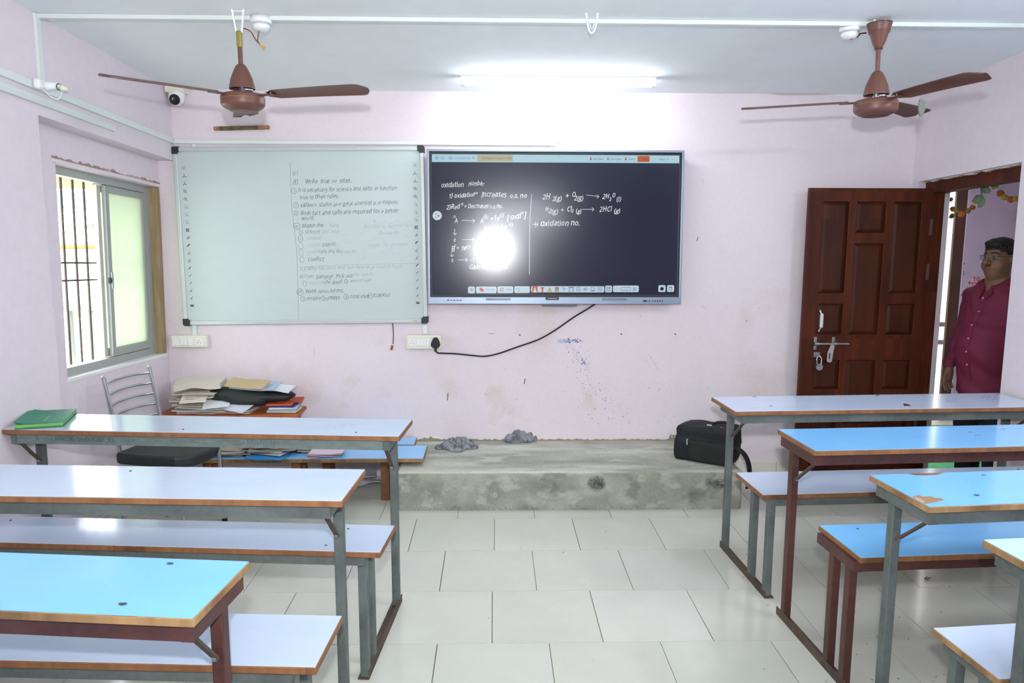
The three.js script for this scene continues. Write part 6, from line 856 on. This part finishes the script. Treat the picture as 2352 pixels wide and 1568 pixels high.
  const pl = []; for (let y = 1.34; y >= 0.76; y -= 0.04) pl.push(V(0.0, y, sf(0, y) + 0.001));
  { const pos = [], w = 0.016; for (let i = 0; i < pl.length - 1; i++) { const a = pl[i], b = pl[i + 1], q = [[a.x - w, a.y, a.z], [a.x + w, a.y, a.z], [b.x + w, b.y, b.z], [b.x - w, b.y, b.z]].map(([x, y, z]) => [x, y, z + 0.0025]); const bk = q.map(([x, y, z]) => [x, y, z - 0.012]); for (const t of [[0, 3, 2], [0, 2, 1]]) for (const k of t) pos.push(...q[k]); for (const [m, n] of [[0, 3], [2, 1]]) pos.push(...q[m], ...bk[m], ...bk[n], ...q[m], ...bk[n], ...q[n]); } const g = new THREE.BufferGeometry(); g.setAttribute('position', new THREE.Float32BufferAttribute(pos, 3)); g.computeVertexNormals(); part(man, 'placket', g, shM); }
  for (const y of [1.325, 1.24, 1.155, 1.07, 0.985, 0.9]) part(man, 'button', CY(0.0058, 0.0058, 0.003, 0, 0, 0, 12).rotateX(PI / 2).translate(0, y, sf(0, y) + 0.005), std({ color: '#b59aa4', roughness: 0.4 }));
  for (const s of [-1, 1]) { const c = [[s * 0.006, 1.352, 0.108], [s * 0.05, 1.372, 0.085], [s * 0.07, 1.4, 0.03], [s * 0.055, 1.435, -0.04], [0, 1.445, -0.066]].map((p) => V(...p)), sp = new THREE.Shape([[-0.003, -0.022], [0.003, -0.022], [0.003, 0.02], [-0.003, 0.02]].map(([a, b]) => new THREE.Vector2(a, b))); part(man, 'collar', TU(c, 0.014, 24, 8), shM); part(man, 'collar_leaf', poly([[0, 0], [s * 0.045, 0.03], [s * 0.055, -0.005], [s * 0.02, -0.045]], 0.004, 0.001).rotateX(-0.35).translate(s * 0.004, 1.362, 0.108), shM); }
  // trousers and shoes
  const trF = (x, y, z) => { const p = [x, y, z]; let d = ell(p, [0, 0.88, 0.0], [0.165, 0.13, 0.13]); for (const s of [-1, 1]) { d = smin(d, cap(p, HIP(s), KN(s), 0.098, 0.082), 0.05); d = smin(d, cap(p, KN(s), [s * 0.105, 0.06, -0.005], 0.082, 0.074), 0.04); } return Math.max(d + (vn3(x * 8, y * 6, z * 8) - 0.5) * 0.02, 0.035 - y, y - 0.8); };
  part(man, 'trousers', skin(trF, [-0.22, 0.02, -0.17], [0.22, 0.97, 0.18], 0.013), std({ color: '#14141a', roughness: 0.85 }));
  for (const s of [-1, 1]) part(man, 'shoe', skin((x, y, z) => { const p = [x, y, z]; let d = ell(p, [s * 0.11, 0.04, -0.02], [0.045, 0.05, 0.07]); d = smin(d, ell(p, [s * 0.118, 0.03, 0.09], [0.046, 0.035, 0.09]), 0.03); return Math.max(d, 0.001 - y); }, [s * 0.11 - 0.07, -0.006, -0.11], [s * 0.11 + 0.07, 0.11, 0.2], 0.008), std({ color: '#17130f', roughness: 0.4 }));
}

// ---------------------------------------------------------------- the photographer's flash on its stand, behind the viewpoint
{
  const fx = 0.0, fy = 1.94, fz = 5.36, o = thing('flash_stand', 'black camera flash on a thin tripod stand facing the board', 'flash', [fx, 0, fz]);
  part(o, 'flash_head', RB(0.078, 0.056, 0.1, 0.008, 0, fy, 0), M.black); part(o, 'flash_window', RB(0.07, 0.046, 0.004, 0.002, 0, fy, -0.052, 1), std({ color: '#ffffff', emissive: '#ffffff', emissiveIntensity: 3 }));
  part(o, 'pole', rod([0, 0.45, 0], [0, fy - 0.028, 0], 0.011, 12), M.black); for (let k = 0; k < 3; k++) { const a = k * 2.094 + 0.5; part(o, 'leg', rod([0, 0.5, 0], [Math.sin(a) * 0.35, 0.008, Math.cos(a) * 0.35], 0.008, 8), M.black); }
  const l = new THREE.SpotLight('#fafbff', FLASH, 0, 0.95, 0.5, 2); l.name = 'flash_light'; l.position.set(fx, fy, fz - 0.065); l.target.position.set(fx, fy - 0.35, 0); l.castShadow = true; l.shadow.radius = 1.6; l.shadow.mapSize.set(2048, 2048); scene.add(l); scene.add(l.target);
}

renderer.render(scene, camera);
